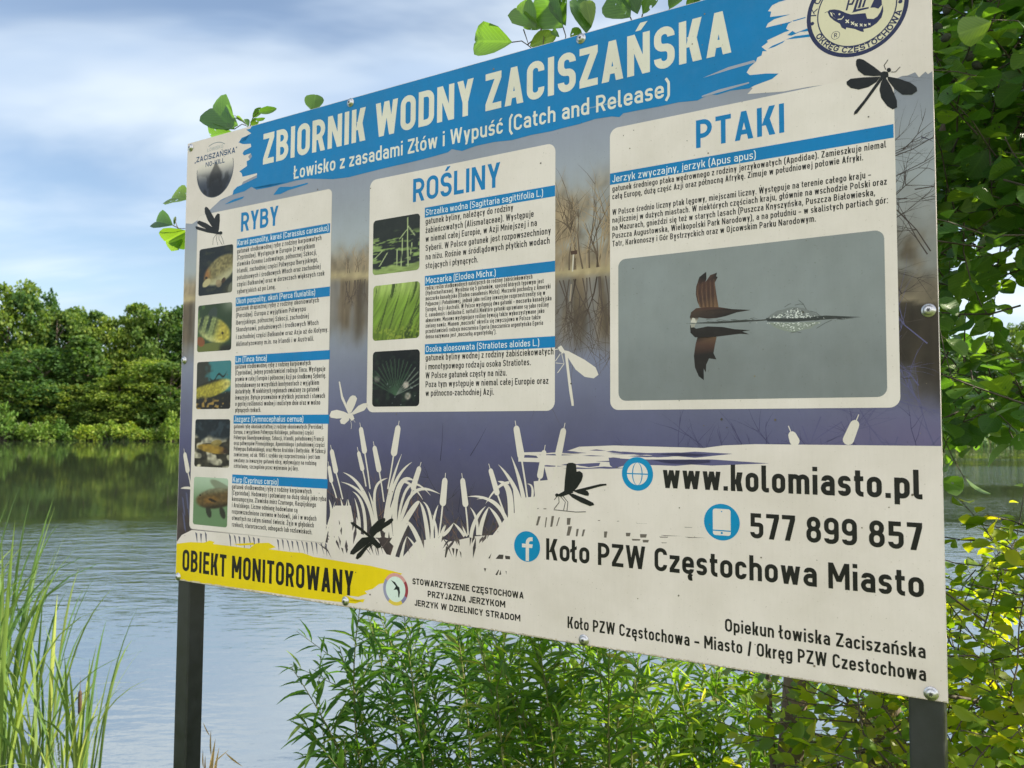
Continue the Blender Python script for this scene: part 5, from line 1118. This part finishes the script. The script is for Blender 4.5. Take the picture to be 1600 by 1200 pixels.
# ------------------------------------------------------------------ far bank: trees, shrubs, reeds
def crown(name, kind, seed):
    """unit-height tree: trunk + limbs and a crown of leaf clumps"""
    r = np.random.default_rng(seed); lv = Leaves(T_CLUMP); V, Fc = [], []
    def radius(t):
        if kind == "broad": return .30 * math.sqrt(max(0, 1 - ((t - .56) / .46) ** 2)) + .05
        if kind == "column": return .19 * (math.sin(math.pi * min(1, max(0, (t - .03) / .97)) ** .8) ** .7) + .01
        return .25 * (1 - t) ** .75 + .015
    lo = {"broad": .12, "column": .06, "cone": .04}[kind]
    tube_into(V, Fc, [(0, 0, -.03), (.006, 0, .2), (-.008, .01, .5), (.004, 0, .93)], [.020, .015, .010, .002], 6)
    nc = 84
    for k in range(nc):
        t = lo + (1 - lo) * (k + r.random()) / nc; t = min(t, .97); a = r.uniform(0, 6.283); R = radius(t); q = R * math.sqrt(r.uniform(.12, 1.0)) * r.uniform(.85, 1.12)
        cpos = np.array([q * math.cos(a), q * math.sin(a), t + r.normal(0, .015)]); cr_ = r.uniform(.045, .115) * (1.15 if kind == "broad" else .85) * (1.2 - .55 * t)
        if k % 4 == 0: tube_into(V, Fc, [(0, 0, max(.08, t - .16)), cpos * [.5, .5, 1] - [0, 0, .05], cpos], [.006, .004, .0015], 4, False)
        for j in range(int(95 * cr_ / .08)):
            d = r.normal(0, 1, 3); d /= np.linalg.norm(d); d[2] = abs(d[2]) if r.random() < .22 else d[2]
            o_ = cpos + d * cr_ * (r.random() ** .45) * [1.1, 1.1, .85]
            lv.add(o_, d * .6 + r.normal(0, .6, 3), d + r.normal(0, .5, 3) + [0, 0, .35], r.uniform(.016, .031))
    for j in range(110):     # ragged sprays at the outline
        t = r.uniform(lo + .15, 1.0); a = r.uniform(0, 6.283); R = radius(min(t, .97)) * r.uniform(1.0, 1.22)
        for q in range(5):
            lv.add(np.array([R * math.cos(a), R * math.sin(a), t]) + r.normal(0, .010, 3), r.normal(0, 1, 3) + [0, 0, .5], r.normal(0, 1, 3), r.uniform(.010, .018))
    root_ = empty(name, (0, 0, 0)); f = lv.build("crown", root_, M_TREE); tr = link("trunk", mesh_of("trunk", V, Fc, True), root_, M_BARK)
    return root_
KINDS = ["broad", "broad", "column", "cone", "broad", "column"]
protos = [crown("far_tree", k, 100 + i) for i, k in enumerate(KINDS)]
used = [False] * len(protos)
def far_tree(pxx, top, wpx, d, ki, label, group):
    i = ki
    if used[i]: o = copy_tree(protos[i])
    else: o = protos[i]; used[i] = True
    d = d + 7 + (d > 138) * 4
    w = P(pxx, 666, d); x, y = float(w[0]), float(w[1]); zg = float(ground_z(np.array(x), np.array(y)))
    hgt = 2.2 + (666 - top) / FPX * d - zg; base = {"broad": .62, "column": .40, "cone": .50}[KINDS[i]]
    o.location = (x, y, zg - .1); o.scale = (wpx / FPX * d / base,) * 2 + (hgt,); o.rotation_euler = (0, 0, random.uniform(0, 6.28))
    tag(o, label, "tree", group); return o
G1 = "trees along the far bank"
left = [(8, 444, 84, 140, 0, "tallest leafy tree on the far bank, at the left edge of the photo"), (47, 462, 70, 141, 1, "broad tree beside the tallest tree on the far bank"), (84, 484, 78, 140, 4, "tree with a low rounded top right of the broad tall trees on the far bank"),
        (114, 480, 46, 143, 2, "narrow tree just left of the dip in the far bank skyline"), (146, 482, 44, 142, 5, "slender pointed tree just right of the dip in the far bank skyline"), (176, 494, 66, 141, 0, "tree with a flat top between two pointed trees on the far bank"),
        (210, 470, 62, 142, 5, "tall spiky tree rising highest near the left edge of the board"), (243, 486, 66, 140, 1, "dense tree right of the tall spiky one on the far bank"), (276, 478, 56, 141, 2, "tree on the far bank partly cut off by the left edge of the board"),
        (130, 524, 84, 135, 3, "paler cone shaped tree standing before the darker trees of the far bank"), (62, 548, 92, 135, 4, "lower bushy tree before the broad tall trees on the far bank"), (14, 572, 84, 134, 1, "lower dark tree at the left edge of the photo on the far bank"),
        (186, 588, 76, 134, 0, "small rounded tree right of the pale cone shaped tree"), (222, 560, 78, 136, 4, "middle height tree below the tall spiky one on the far bank"), (266, 566, 84, 135, 1, "middle height dark tree close to the board's left edge"),
        (100, 600, 70, 133, 4, "small bushy tree at the foot of the pale cone shaped tree"), (158, 612, 60, 133, 1, "smallest tree low on the far bank, right of the pale cone shaped tree")]
for a in left: far_tree(a[0], a[1], a[2] * 1.32, *a[3:5], a[5], G1)
lr = random.Random(11)
for k in range(22):
    pxx = 318 + k * 52 + lr.uniform(-10, 10)
    far_tree(pxx, lr.uniform(465, 520), lr.uniform(70, 100), lr.uniform(137, 142), lr.choice((0, 1, 4, 2, 3)), "leafy tree on the far bank hidden behind the information board", "far trees behind the board")
for k in range(7):
    far_tree(1450 + k * 42, lr.uniform(490, 540), lr.uniform(80, 110), lr.uniform(136, 141), lr.choice((0, 1, 4)), "dark tree on the far bank seen through the alder leaves right of the board", "far trees right of the board")
def shrub(seed):
    r = np.random.default_rng(seed); lv = Leaves(T_CLUMP); V, Fc = [], []
    for k in range(26):
        a = r.uniform(0, 6.283); q = .5 * math.sqrt(r.random()); t = (1 - (q / .56) ** 2) * r.uniform(.35, .92); cpos = np.array([q * math.cos(a), q * math.sin(a), max(.08, t)])
        tube_into(V, Fc, [(0, 0, -.05), cpos * [.6, .6, .5], cpos], [.02, .012, .006], 4, False)
        for j in range(44):
            d = unit(r.normal(0, 1, 3)); lv.add(cpos + d * r.uniform(.05, .17), d + r.normal(0, .6, 3) + [0, 0, .4], d + r.normal(0, .5, 3), r.uniform(.06, .12), .7)
    root_ = empty("bank_shrub", (0, 0, 0)); lv.build("foliage", root_, M_SHRUB); link("stems", mesh_of("stems", V, Fc), root_, M_TWIG); return root_
sh = [shrub(300 + i) for i in range(3)]; su = [False] * 3
def far_shrub(pxx, top, wpx, d, i, label, group):
    if su[i]: o = copy_tree(sh[i])
    else: o = sh[i]; su[i] = True
    w = P(pxx, 666, d); x, y = float(w[0]), float(w[1]); zg = float(ground_z(np.array(x), np.array(y)))
    o.location = (x, y, zg - .05); o.scale = (wpx / FPX * d,) * 2 + (2.2 + (666 - top) / FPX * d - zg,); o.rotation_euler = (0, 0, lr.uniform(0, 6.28)); tag(o, label, "shrub", group)
for k, (pxx, top, wpx, lab) in enumerate([(6, 632, 44, "bright shrub at the left edge of the photo behind the pale reeds"), (44, 652, 40, "yellow green shrub at the water just right of the pale reeds"), (68, 650, 46, "roundest bright shrub overhanging the water of the far bank"), (94, 655, 36, "low shrub below the cone shaped tree on the far bank"), (122, 662, 34, "thin low shrub at the water between two fuller shrubs"),
                                         (143, 655, 44, "brownish green shrub in the middle of the visible far bank"), (172, 656, 40, "shrub touching the water left of the sunny grass strip"), (196, 652, 48, "leafy bright shrub beside the sunny grass strip"), (226, 662, 36, "low bright shrub on the sunny grass strip"), (268, 642, 42, "upright bright shrub next to the left edge of the board")]):
    far_shrub(pxx, top, wpx, lr.uniform(131.5, 133), k % 3, lab, "shrubs along the far waterline")
for k in range(20): far_shrub(320 + k * 66 + lr.uniform(-12, 12), lr.uniform(645, 658), lr.uniform(40, 56), lr.uniform(132, 134), k % 3, "low shrub on the far waterline covered by the board and its leaves", "hidden far shrubs")
lv = Leaves(T_WILLOW)                      # reeds and grass fringe along the far waterline
for k in range(9000):
    x = lr.uniform(-95, 95); y = float(shore_far(np.array(x))) + lr.uniform(-.5, 1.6) + (lr.uniform(0, 7) if k % 3 == 0 else 0); tall = 2.4 if x < -77 else 1.45
    zg = float(ground_z(np.array(x), np.array(y))); lv.add((x, y, zg - .1), (lr.gauss(0, .2), lr.gauss(0, .2), 1), (lr.gauss(0, 1), -1, .2), tall * lr.uniform(.55, 1.15), 1.6)
tag(lv.build("waterline_reeds", None, M_REED), "pale reeds and grass fringing the far waterline", "reeds", kind="stuff")

# ------------------------------------------------------------------ cattails standing in the water, lower left
def cattail(seed, h, nb, spread, with_head):
    r = np.random.default_rng(seed); root_ = empty("cattail_plant", (0, 0, 0)); V, Fc = [], []
    for k in range(nb):
        a = r.uniform(0, 6.283); lean = r.uniform(.02, spread); hh = h * r.uniform(.72, 1.05); w = r.uniform(.0065, .0125); tw = r.uniform(-1.2, 1.2); a2 = a + r.uniform(-.6, .6); b0 = len(V); n = 10
        bend = r.uniform(.05, .35) if r.random() < .66 else r.uniform(.5, 1.15)
        px0, py0 = r.normal(0, .02, 2)
        for i in range(n + 1):
            t = i / n; off = hh * (lean * t + bend * .35 * t ** 3.2); z = hh * t * (1 - .25 * bend * t ** 3)
            wv = w * (1 - .12 * t) * (1 if t < .7 else max(.06, 1 - ((t - .7) / .3) ** 1.6)); an = a2 + math.pi / 2 + tw * t
            cpt = np.array([px0 + off * math.cos(a), py0 + off * math.sin(a), z]); s_ = np.array([math.cos(an), math.sin(an), 0]) * wv
            V += [cpt - s_, cpt + [-.25 * wv * math.sin(an), .25 * wv * math.cos(an), 0], cpt + s_]
        for i in range(n):
            q = b0 + 3 * i; Fc += [(q, q + 1, q + 4, q + 3), (q + 1, q + 2, q + 5, q + 4)]
    link("blades", mesh_of("blades", V, Fc, True), root_, M_REED)
    if with_head:
        V, Fc = [], []; z0 = h * .62; tube_into(V, Fc, [(0, 0, 0), (.01, .01, z0)], [.004, .003], 6); link("stalk", mesh_of("stalk", V, Fc, True), root_, M_REED)
        V, Fc = [], []; tube_into(V, Fc, [(.01, .01, z0), (.01, .01, z0 + .008), (.011, .011, z0 + .08), (.012, .012, z0 + .145), (.012, .012, z0 + .155), (.012, .012, z0 + .16), (.013, .013, z0 + .24)], [.003, .0105, .0115, .0105, .004, .002, .001], 10)
        link("seed_head", mesh_of("seed_head", V, Fc, True), root_, M_HEAD)
    return root_
cts = [cattail(500, 1.75, 7, .10, False), cattail(501, 1.55, 6, .15, False), cattail(502, 1.85, 9, .12, False), cattail(503, 1.25, 8, .30, False), cattail(504, 1.15, 9, .26, True), cattail(505, 1.65, 8, .12, False)]
cu_ = [False] * 6
def put_cattail(pxx, d, i, sc, label, group):
    if cu_[i]: o = copy_tree(cts[i])
    else: o = cts[i]; cu_[i] = True
    w = P(pxx, 666, d); zg = float(ground_z(np.array(w[0]), np.array(w[1])))
    o.location = (w[0], w[1], max(min(zg, 0), -.25)); o.scale = (1, 1, sc); o.rotation_euler = (0, 0, lr.uniform(0, 6.28)); tag(o, label, "cattail", group)
lr = random.Random(5)
for k in range(30): put_cattail(lr.uniform(-150, 34), lr.uniform(4.7, 6.6), lr.choice((0, 1, 2, 5, 5, 0)), lr.uniform(1.05, 1.38), "tall green cattail in the dense stand in the lower left corner", "cattails in the dense stand")
for k, (x, d) in enumerate(((74, 5.6), (84, 5.2), (92, 6.0), (70, 4.9), (64, 5.1))): put_cattail(x, d, (0, 1, 5, 1, 2, 1, 0, 5)[k], lr.uniform(.86, 1.05), "thinner cattail on the open water side of the dense stand", "cattails at the stand's edge")
for k, (x, d, i, s, lab) in enumerate(((143, 5.15, 4, .95, "short broad leaved cattail with one brown seed head"), (128, 5.0, 3, .92, "short cattail leaning left of the one with a seed head"), (158, 5.3, 3, 1.02, "short cattail with blades reaching right over the open water"), (112, 4.9, 1, .7, "medium cattail between the dense stand and the seed head"))):
    put_cattail(x, d, i, s, lab, "short cattails near the seed head")

# ------------------------------------------------------------------ alder behind and right of the board
def hang_leaves(lv, V, Fc, base, dirv, ln, nleaf, size, droop=.25, rt=.0022):
    pts = [np.array(base)]; d = unit(dirv)
    for k in range(4): d = unit(d + rv(.16) + [0, 0, -.03]); pts.append(pts[-1] + d * ln / 4)
    tube_into(V, Fc, pts, [rt, rt * .9, rt * .75, rt * .6, rt * .4], 4, False)
    for k in range(nleaf):
        t = (k + .6) / nleaf * 4; i = min(3, int(t)); p = pts[i] + (pts[i + 1] - pts[i]) * (t - i); dd = unit(pts[i + 1] - pts[i])
        side = unit(np.cross(dd, [0, 0, 1]) + 1e-3) * (1 if k % 2 else -1); la = unit(dd * .55 + side * .8 + rv(.25) + [0, 0, -droop]); 
        st = p + la * .012; tube_into(V, Fc, [p, st], [.0010, .0008], 3, False)
        lv.add(st, la, unit(np.array([0, 0, 1.]) + rv(.55)), size * rng.uniform(.6, 1.15), rng.uniform(.85, 1.1))
def top_edge(pxx): return 224.7 - .279 * (pxx - 293.4)
def alder(name, trunk, limbs_to, centre, radii, ntw, label, size, accept, dens_out=.4, mat=None, ml=M_BARK, zmin=-9):
    root_ = empty(name, trunk[0]); root_.location = tuple(trunk[0]); off = np.array(trunk[0], float)
    lv = Leaves(T_ALDER); TV, TF, V, Fc = [], [], [], []
    tube_into(TV, TF, [np.array(p) - off for p in trunk], [r for r in limbs_to], 10)
    tv = np.array(trunk)
    n = 0; tries = 0
    while n < ntw and tries < ntw * 60:
        tries += 1
        q = rng.normal(0, 1, 3); q = q / np.linalg.norm(q) * rng.random() ** .42; p = np.array(centre) + q * np.array(radii)
        x, y, d = pix(p)
        if d < .5 or behind(p) < .22 or p[2] < zmin or not accept(x, y, d, p): continue
        inside = 1440 < x < 1700 and -80 < y < 1260
        if not inside and rng.random() > dens_out: continue
        dirv = unit(q * [1, 1, .6] + rv(.45) + [0, 0, .1])
        if behind(p + dirv * .35) < .15: continue
        tx_, ty_, td_ = pix(p + dirv * .26)
        if inside and not accept(tx_, ty_, td_, p): continue
        hang_leaves(lv, V, Fc, p - off, dirv, rng.uniform(.2, .38), rng.integers(6, 10) + (4 if size < .05 else 0), size); n += 1
        if rng.random() < .25 and x < 1420:
            j = rng.integers(1, len(tv)); s_ = tv[j] * .5 + tv[j - 1] * .5; m_ = (s_ + p) / 2 + rv(.06) + [0, 0, .08]
            if behind(m_) > .1: tube_into(V, Fc, [s_ - off, m_ - off, p - off], [.012, .007, .0025], 5, False)
    link("trunk", mesh_of("trunk", TV, TF, True), root_, ml)
    return root_, lv, V, Fc, off
def acc_alder(x, y, d, p):
    if x < 1462 and y < top_edge(min(x, 1455)) + 70: return False            # nothing sticks out over the board but the sprays below
    if x < 1380 and rng.random() > .35: return False
    if x < 300 or y > 712 - (x > 1560) * 30: return False
    if 430 < y < 560 and 1490 < x < 1640: return rng.random() < .10          # the bright gap low in the crown
    return True
A_r, lvA, VA, FA, offA = alder("alder_tree", [(.82, 2.52, .1), (.825, 2.52, 1.0), (.90, 2.5, 1.9), (1.15, 2.3, 2.8), (1.4, 2.1, 3.7)], [.046, .040, .036, .026, .012], (1.36, 1.98, 2.95), (.80, .74, 1.3), 900,
                        "", .064, acc_alder)
# sprays that reach over the top and round the left edge of the board (base and tip in photo pixels)
def leaf_at(lv, off, b_, t_, back, wf=1.0, tilt=0.0):
    def at(q):
        d = cam2world(((q[0] - 800) / FPX, (q[1] - 600) / FPX, 1.0)); t = (np.dot(BL - EYE, BA) + back) / np.dot(d, BA); return EYE + d * t
    a, c_ = at(b_), at(t_); view = unit(EYE - a)
    lv.add(a - off, c_ - a, unit(view + rv(.25) + np.array([0, 0, tilt])), np.linalg.norm(c_ - a), wf); return a
def spray_twig(V, Fc, off, pxs, back, r=.0016):
    pts = []
    for q in pxs:
        d = cam2world(((q[0] - 800) / FPX, (q[1] - 600) / FPX, 1.0)); t = (np.dot(BL - EYE, BA) + back) / np.dot(d, BA); pts.append(EYE + d * t - off)
    tube_into(V, Fc, pts, list(np.linspace(r, r * .5, len(pts))), 4, False)
for b_, t_, w_ in (((800, 66), (733, 62), .62), ((838, 46), (802, 4), .62), ((846, 44), (812, 24), .5), ((880, 43), (834, -18), .72), ((884, 40), (868, -20), .5), ((916, 52), (905, -8), .62), ((924, 40), (915, -4), .5), ((985, 27), (950, -14), .8), ((996, 22), (978, -18), .7), ((828, 72), (866, 54), .6), ((892, 64), (906, 44), .8), ((874, 58), (861, 46), .45),
                   ((1004, 22), (1022, -18), .6), ((1046, 14), (1062, -20), .7), ((1072, 8), (1094, -16), .6), ((1084, 4), (1120, -30), .6), ((366, 202), (321, 158), .62), ((372, 196), (342, 178), .7), ((362, 206), (320, 214), .55), ((489, 174), (492, 146), 1.0), ((395, 184), (407, 169), .5), ((404, 175), (428, 170), .32), ((398, 186), (412, 186), .3), ((383, 192), (366, 180), .2), ((388, 198), (384, 184), .5), ((392, 196), (402, 186), .7),
                   ((292, 312), (262, 303), .88), ((270, 352), (236, 340), .55), ((272, 352), (274, 338), .3), ((290, 360), (251, 382), .62), ((294, 362), (272, 390), .72)):
    leaf_at(lvA, offA, b_, t_, .14 if b_[0] > 600 else .10, w_ * 1.15)
for pts in ([(800, 66), (815, 64), (824, 70), (836, 80), (860, 110)], [(824, 70), (838, 58), (846, 44)], [(818, 46), (822, 58), (826, 70)], [(880, 43), (884, 56), (880, 90)], [(916, 52), (922, 62), (930, 90)], [(985, 27), (990, 40), (985, 70)], [(845, 44), (850, 58), (846, 90)], [(1004, 22), (1000, 40), (990, 90)], [(1046, 14), (1040, 40)], [(366, 202), (378, 194), (384, 196), (390, 200), (398, 220)], [(390, 200), (395, 184), (405, 174)], [(384, 194), (372, 184), (366, 180)], [(270, 352), (280, 357), (292, 357), (310, 362)], [(292, 312), (320, 330)], [(489, 174), (488, 200)], [(278, 357), (274, 346), (274, 340)]):
    spray_twig(VA, FA, offA, pts, .14 if pts[0][0] > 600 else .10)
lvA.build("foliage", A_r, M_ALDER); link("twigs", mesh_of("twigs", VA, FA, True), A_r, M_TWIG)
M_CONE = mat_simple("alder_cone", (.035, .042, .022), .8, 0, .4, 300, .6, .003)
for (x, y, d) in ((1479, 15, 1.75), (1508, 30, 1.8), (1466, 43, 1.72), (1478, 59, 1.7), (1515, 88, 1.75), (1526, 102, 1.75), (1528, 64, 1.9), (1565, 120, 2.0), (1545, 240, 2.1)):
    V, Fc = [], []; c_ = P(x, y, d) - offA; a_ = unit(rv() + [0, 0, -1]); tube_into(V, Fc, [c_ - a_ * .011, c_ - a_ * .008, c_ - a_ * .003, c_ + a_ * .004, c_ + a_ * .009, c_ + a_ * .011], [.002, .006, .0085, .008, .005, .0015], 8)
    link("cone", mesh_of("cone", V, Fc, True), A_r, M_CONE)
tag(A_r, "alder tree with dark round leaves and small cones behind the board's right edge", "tree")

# a sapling thicket of round, sunlit leaves right below the alder
def acc_bush(x, y, d, p): return y > 788 + 45 * rng.random() and (x > 1200)
B_r, lvB, VB, FB_, offB = alder("leafy_bush", [(1.45, 2.1, .2), (1.46, 2.08, .8), (1.5, 2.0, 1.5)], [.02, .014, .005], (1.36, 2.0, 1.15), (.66, .66, .95), 900, "", .046, acc_bush, .5, None, M_TWIG, .3)
lvB.t = T_SMALL; lvB.build("foliage", B_r, M_BUSH); link("twigs", mesh_of("twigs", VB, FB_, True), B_r, M_TWIG)
tag(B_r, "bright yellow green bush with small round leaves beside the right post", "bush")

# ------------------------------------------------------------------ willows under the board
def willow(name, bases, tips, label):
    off = np.array([np.mean([b_[0] for b_ in bases]), np.mean([b_[1] for b_ in bases]), .35]); root_ = empty(name, tuple(off)); lv = Leaves(T_WILLOW); V, Fc = [], []
    for b_, (tx, ty, td) in zip(bases, tips):
        tip = P(tx, ty, td); b_ = np.array(b_)
        if behind(tip) < .1: tip = tip + BA * (.1 - behind(tip))
        m1 = b_ * .62 + tip * .38 + [0, 0, .24] + rv(.09); pts = []
        for i in range(13):
            t = i / 12; pts.append((1 - t) ** 2 * b_ + 2 * t * (1 - t) * m1 + t * t * tip)
        tube_into(V, Fc, [p - off for p in pts], list(np.linspace(.0065, .0012, 13)), 5, False)
        L_ = sum(np.linalg.norm(pts[i + 1] - pts[i]) for i in range(12)); nl = int(L_ / .022); a0 = rng.uniform(0, 6.28)
        side = []
        for k in range(nl):
            t = .16 + .84 * k / nl; u = t * 12; i = min(11, int(u)); p = pts[i] + (pts[i + 1] - pts[i]) * (u - i); dd = unit(pts[i + 1] - pts[i]); e1 = unit(np.cross(dd, [.3, .2, 1])); e2 = np.cross(dd, e1)
            a = a0 + k * 2.4; rd = e1 * math.cos(a) + e2 * math.sin(a)
            lv.add(p - off, unit(dd * .7 + rd * .8 + [0, 0, -.22] + rv(.22)), unit(rd * -.4 + [0, 0, 1] + rv(.3)), rng.uniform(.08, .15) * (1 - .35 * (t > .92)), rng.uniform(.85, 1.2))
            if k % 6 == 3 and t < .9:      # side shoots
                q0 = p; dv = unit(dd * .6 + rd * .9); ln = rng.uniform(.12, .26); q1 = q0 + dv * ln + [0, 0, .02]
                if behind(q1) < .08: continue
                tube_into(V, Fc, [q0 - off, q1 - off], [.0018, .0008], 4, False)
                for j in range(int(ln / .022)):
                    s_ = (j + 1) / (ln / .022); r2 = unit(np.cross(dv, rv())); lv.add(q0 + (q1 - q0) * s_ - off, unit(dv * .8 + r2 * .7), unit([0, 0, 1] + rv(.4)), rng.uniform(.05, .09), 1.0)
    lv.build("foliage", root_, M_WILLOW); link("stems", mesh_of("stems", V, Fc, True), root_, M_STEM); tag(root_, label, "willow"); return root_
def bot_edge(x): return 906 + .16 * (x - 274)
def mk(n, x0, x1, d0, d1, f):
    bs, ts = [], []
    for k in range(n):
        x = x0 + (x1 - x0) * (k + rng.random()) / n; d = rng.uniform(d0, d1); ts.append((x, f(x), d)); w = P(x, 1500, d)
        bs.append((w[0] * .85 + .12 + rng.normal(0, .06), max(w[1] + rng.normal(0, .08), 2.2 - .6 * w[0]), .38 if w[1] < 3.3 else .1))
    return bs, ts
bs, ts = mk(15, 560, 780, 2.7, 3.4, lambda x: bot_edge(x) - 10 + rng.uniform(-30, 110))
bs = bs + [bs[0], bs[1], bs[2], bs[3], bs[1], bs[2]]; ts = ts + [(455, 1042, 2.8), (470, 1120, 2.75), (530, 1010, 2.9), (500, 1165, 2.7), (575, 962, 3.0), (552, 1075, 2.9)]
willow("willow_bush", bs, ts, "fresh green narrow leaved willow reaching left over the water under the board")
bs, ts = mk(22, 740, 1010, 2.4, 3.3, lambda x: bot_edge(x) + rng.uniform(-60, 70)); willow("willow_bush", bs, ts, "dense willow below the middle of the board's lower edge")
bs, ts = mk(20, 980, 1240, 2.8, 3.5, lambda x: bot_edge(x) + rng.uniform(-50, 90)); willow("willow_bush", bs, ts, "darker willow below the board around the alder trunk")

# young alder stem in the shade near the right post, dry grass plume, grass on the bank
V, Fc = [], []
st = P(1388, 1130, 3.0); tube_into(V, Fc, [(st[0], st[1], .2), (st[0] + .01, st[1], 1.2), (st[0] + .12, st[1] + .02, 2.2), (st[0] + .2, st[1], 2.9)], [.042, .036, .028, .012], 9)
link_o = empty("alder_sapling", (0, 0, 0)); link("trunk", mesh_of("trunk", V, Fc, True), link_o, M_BARK)
lv = Leaves(T_ALDER); V, Fc = [], []
for k in range(75):
    x, y = rng.uniform(1215, 1450), rng.uniform(1050, 1300); d = rng.uniform(2.75, 3.6); p = P(x, y, d)
    if behind(p) > .3: hang_leaves(lv, V, Fc, p, rv(1) + [0, 0, .3], rng.uniform(.15, .3), rng.integers(5, 8), .06)
lv.build("foliage", link_o, M_ALDER); link("twigs", mesh_of("twigs", V, Fc, True), link_o, M_TWIG)
tag(link_o, "young shaded alder with a thin trunk just left of the right post", "tree")
gr = empty("plume_grass", tuple(P(1370, 1240, 2.35))); off = np.array(gr.location); lv = Leaves(T_WILLOW); V, Fc = [], []
for (x, y, d) in ((1345, 1078, 2.2), (1362, 1085, 2.25), (1378, 1098, 2.2), (1392, 1112, 2.3), (1352, 1120, 2.3), (1370, 1140, 2.2)):
    tip = P(x, y, d); b_ = np.array([tip[0] + .05, tip[1] + .05, .45]); pts = [b_ * (1 - t) + tip * t + np.array([.03, 0, 0]) * math.sin(t * 3) for t in np.linspace(0, 1, 7)]
    tube_into(V, Fc, [p - off for p in pts], list(np.linspace(.0025, .001, 7)), 4, False)
    for k in range(170):
        t = 1 - .26 * rng.random() ** .8; p = b_ * (1 - t) + tip * t; lv.add(p - off + rv(.008), unit([0.1, 0, .6] + rv(.6)), rv(), rng.uniform(.012, .03), 1.0)
lv.build("plumes", gr, M_DRY); link("stalks", mesh_of("stalks", V, Fc, True), gr, M_DRY); tag(gr, "dry straw coloured grass plumes under the board's lower right corner", "grass")
lv = Leaves(T_WILLOW)
for k in range(5200):
    x = rng.uniform(-4.5, 4.5); y = rng.uniform(-1.5, 1.0) + float(shore_near(np.array(x))) - (1.2 if k % 2 else 0) ; y -= rng.random() ** 2 * 3.0
    if abs(x) < .6 and y < .8: continue
    zg = float(ground_z(np.array(x), np.array(y)))
    if zg < -.12: continue
    lv.add((x, y, zg - .02), (rng.normal(0, .3), rng.normal(0, .3), 1), (rng.normal(), rng.normal(), .2), rng.uniform(.12, .42), .5)
tag(lv.build("bank_grass", None, M_WILLOW), "rough grass growing on the near bank", "grass", kind="stuff")
lv = Leaves(T_WILLOW)                     # the few dry blades beside the left post
arch = empty("dry_reed", tuple(P(322, 1260, 2.75))); off = np.array(arch.location); V, Fc = [], []
for pts in ([(326, 1260), (330, 1180), (328, 1150), (318, 1133)], [(330, 1260), (336, 1190), (352, 1176), (374, 1196)], [(324, 1260), (318, 1200), (316, 1178)]):
    q = [P(x, y, 2.75) - off for x, y in pts]
    for i in range(len(q) - 1): lv.add(q[i], q[i + 1] - q[i], [0.1, -1, .2], np.linalg.norm(q[i + 1] - q[i]) * 1.2, .45)
lv.build("blades", arch, M_DRY); tag(arch, "bent dry reed blades just right of the left post", "reed")
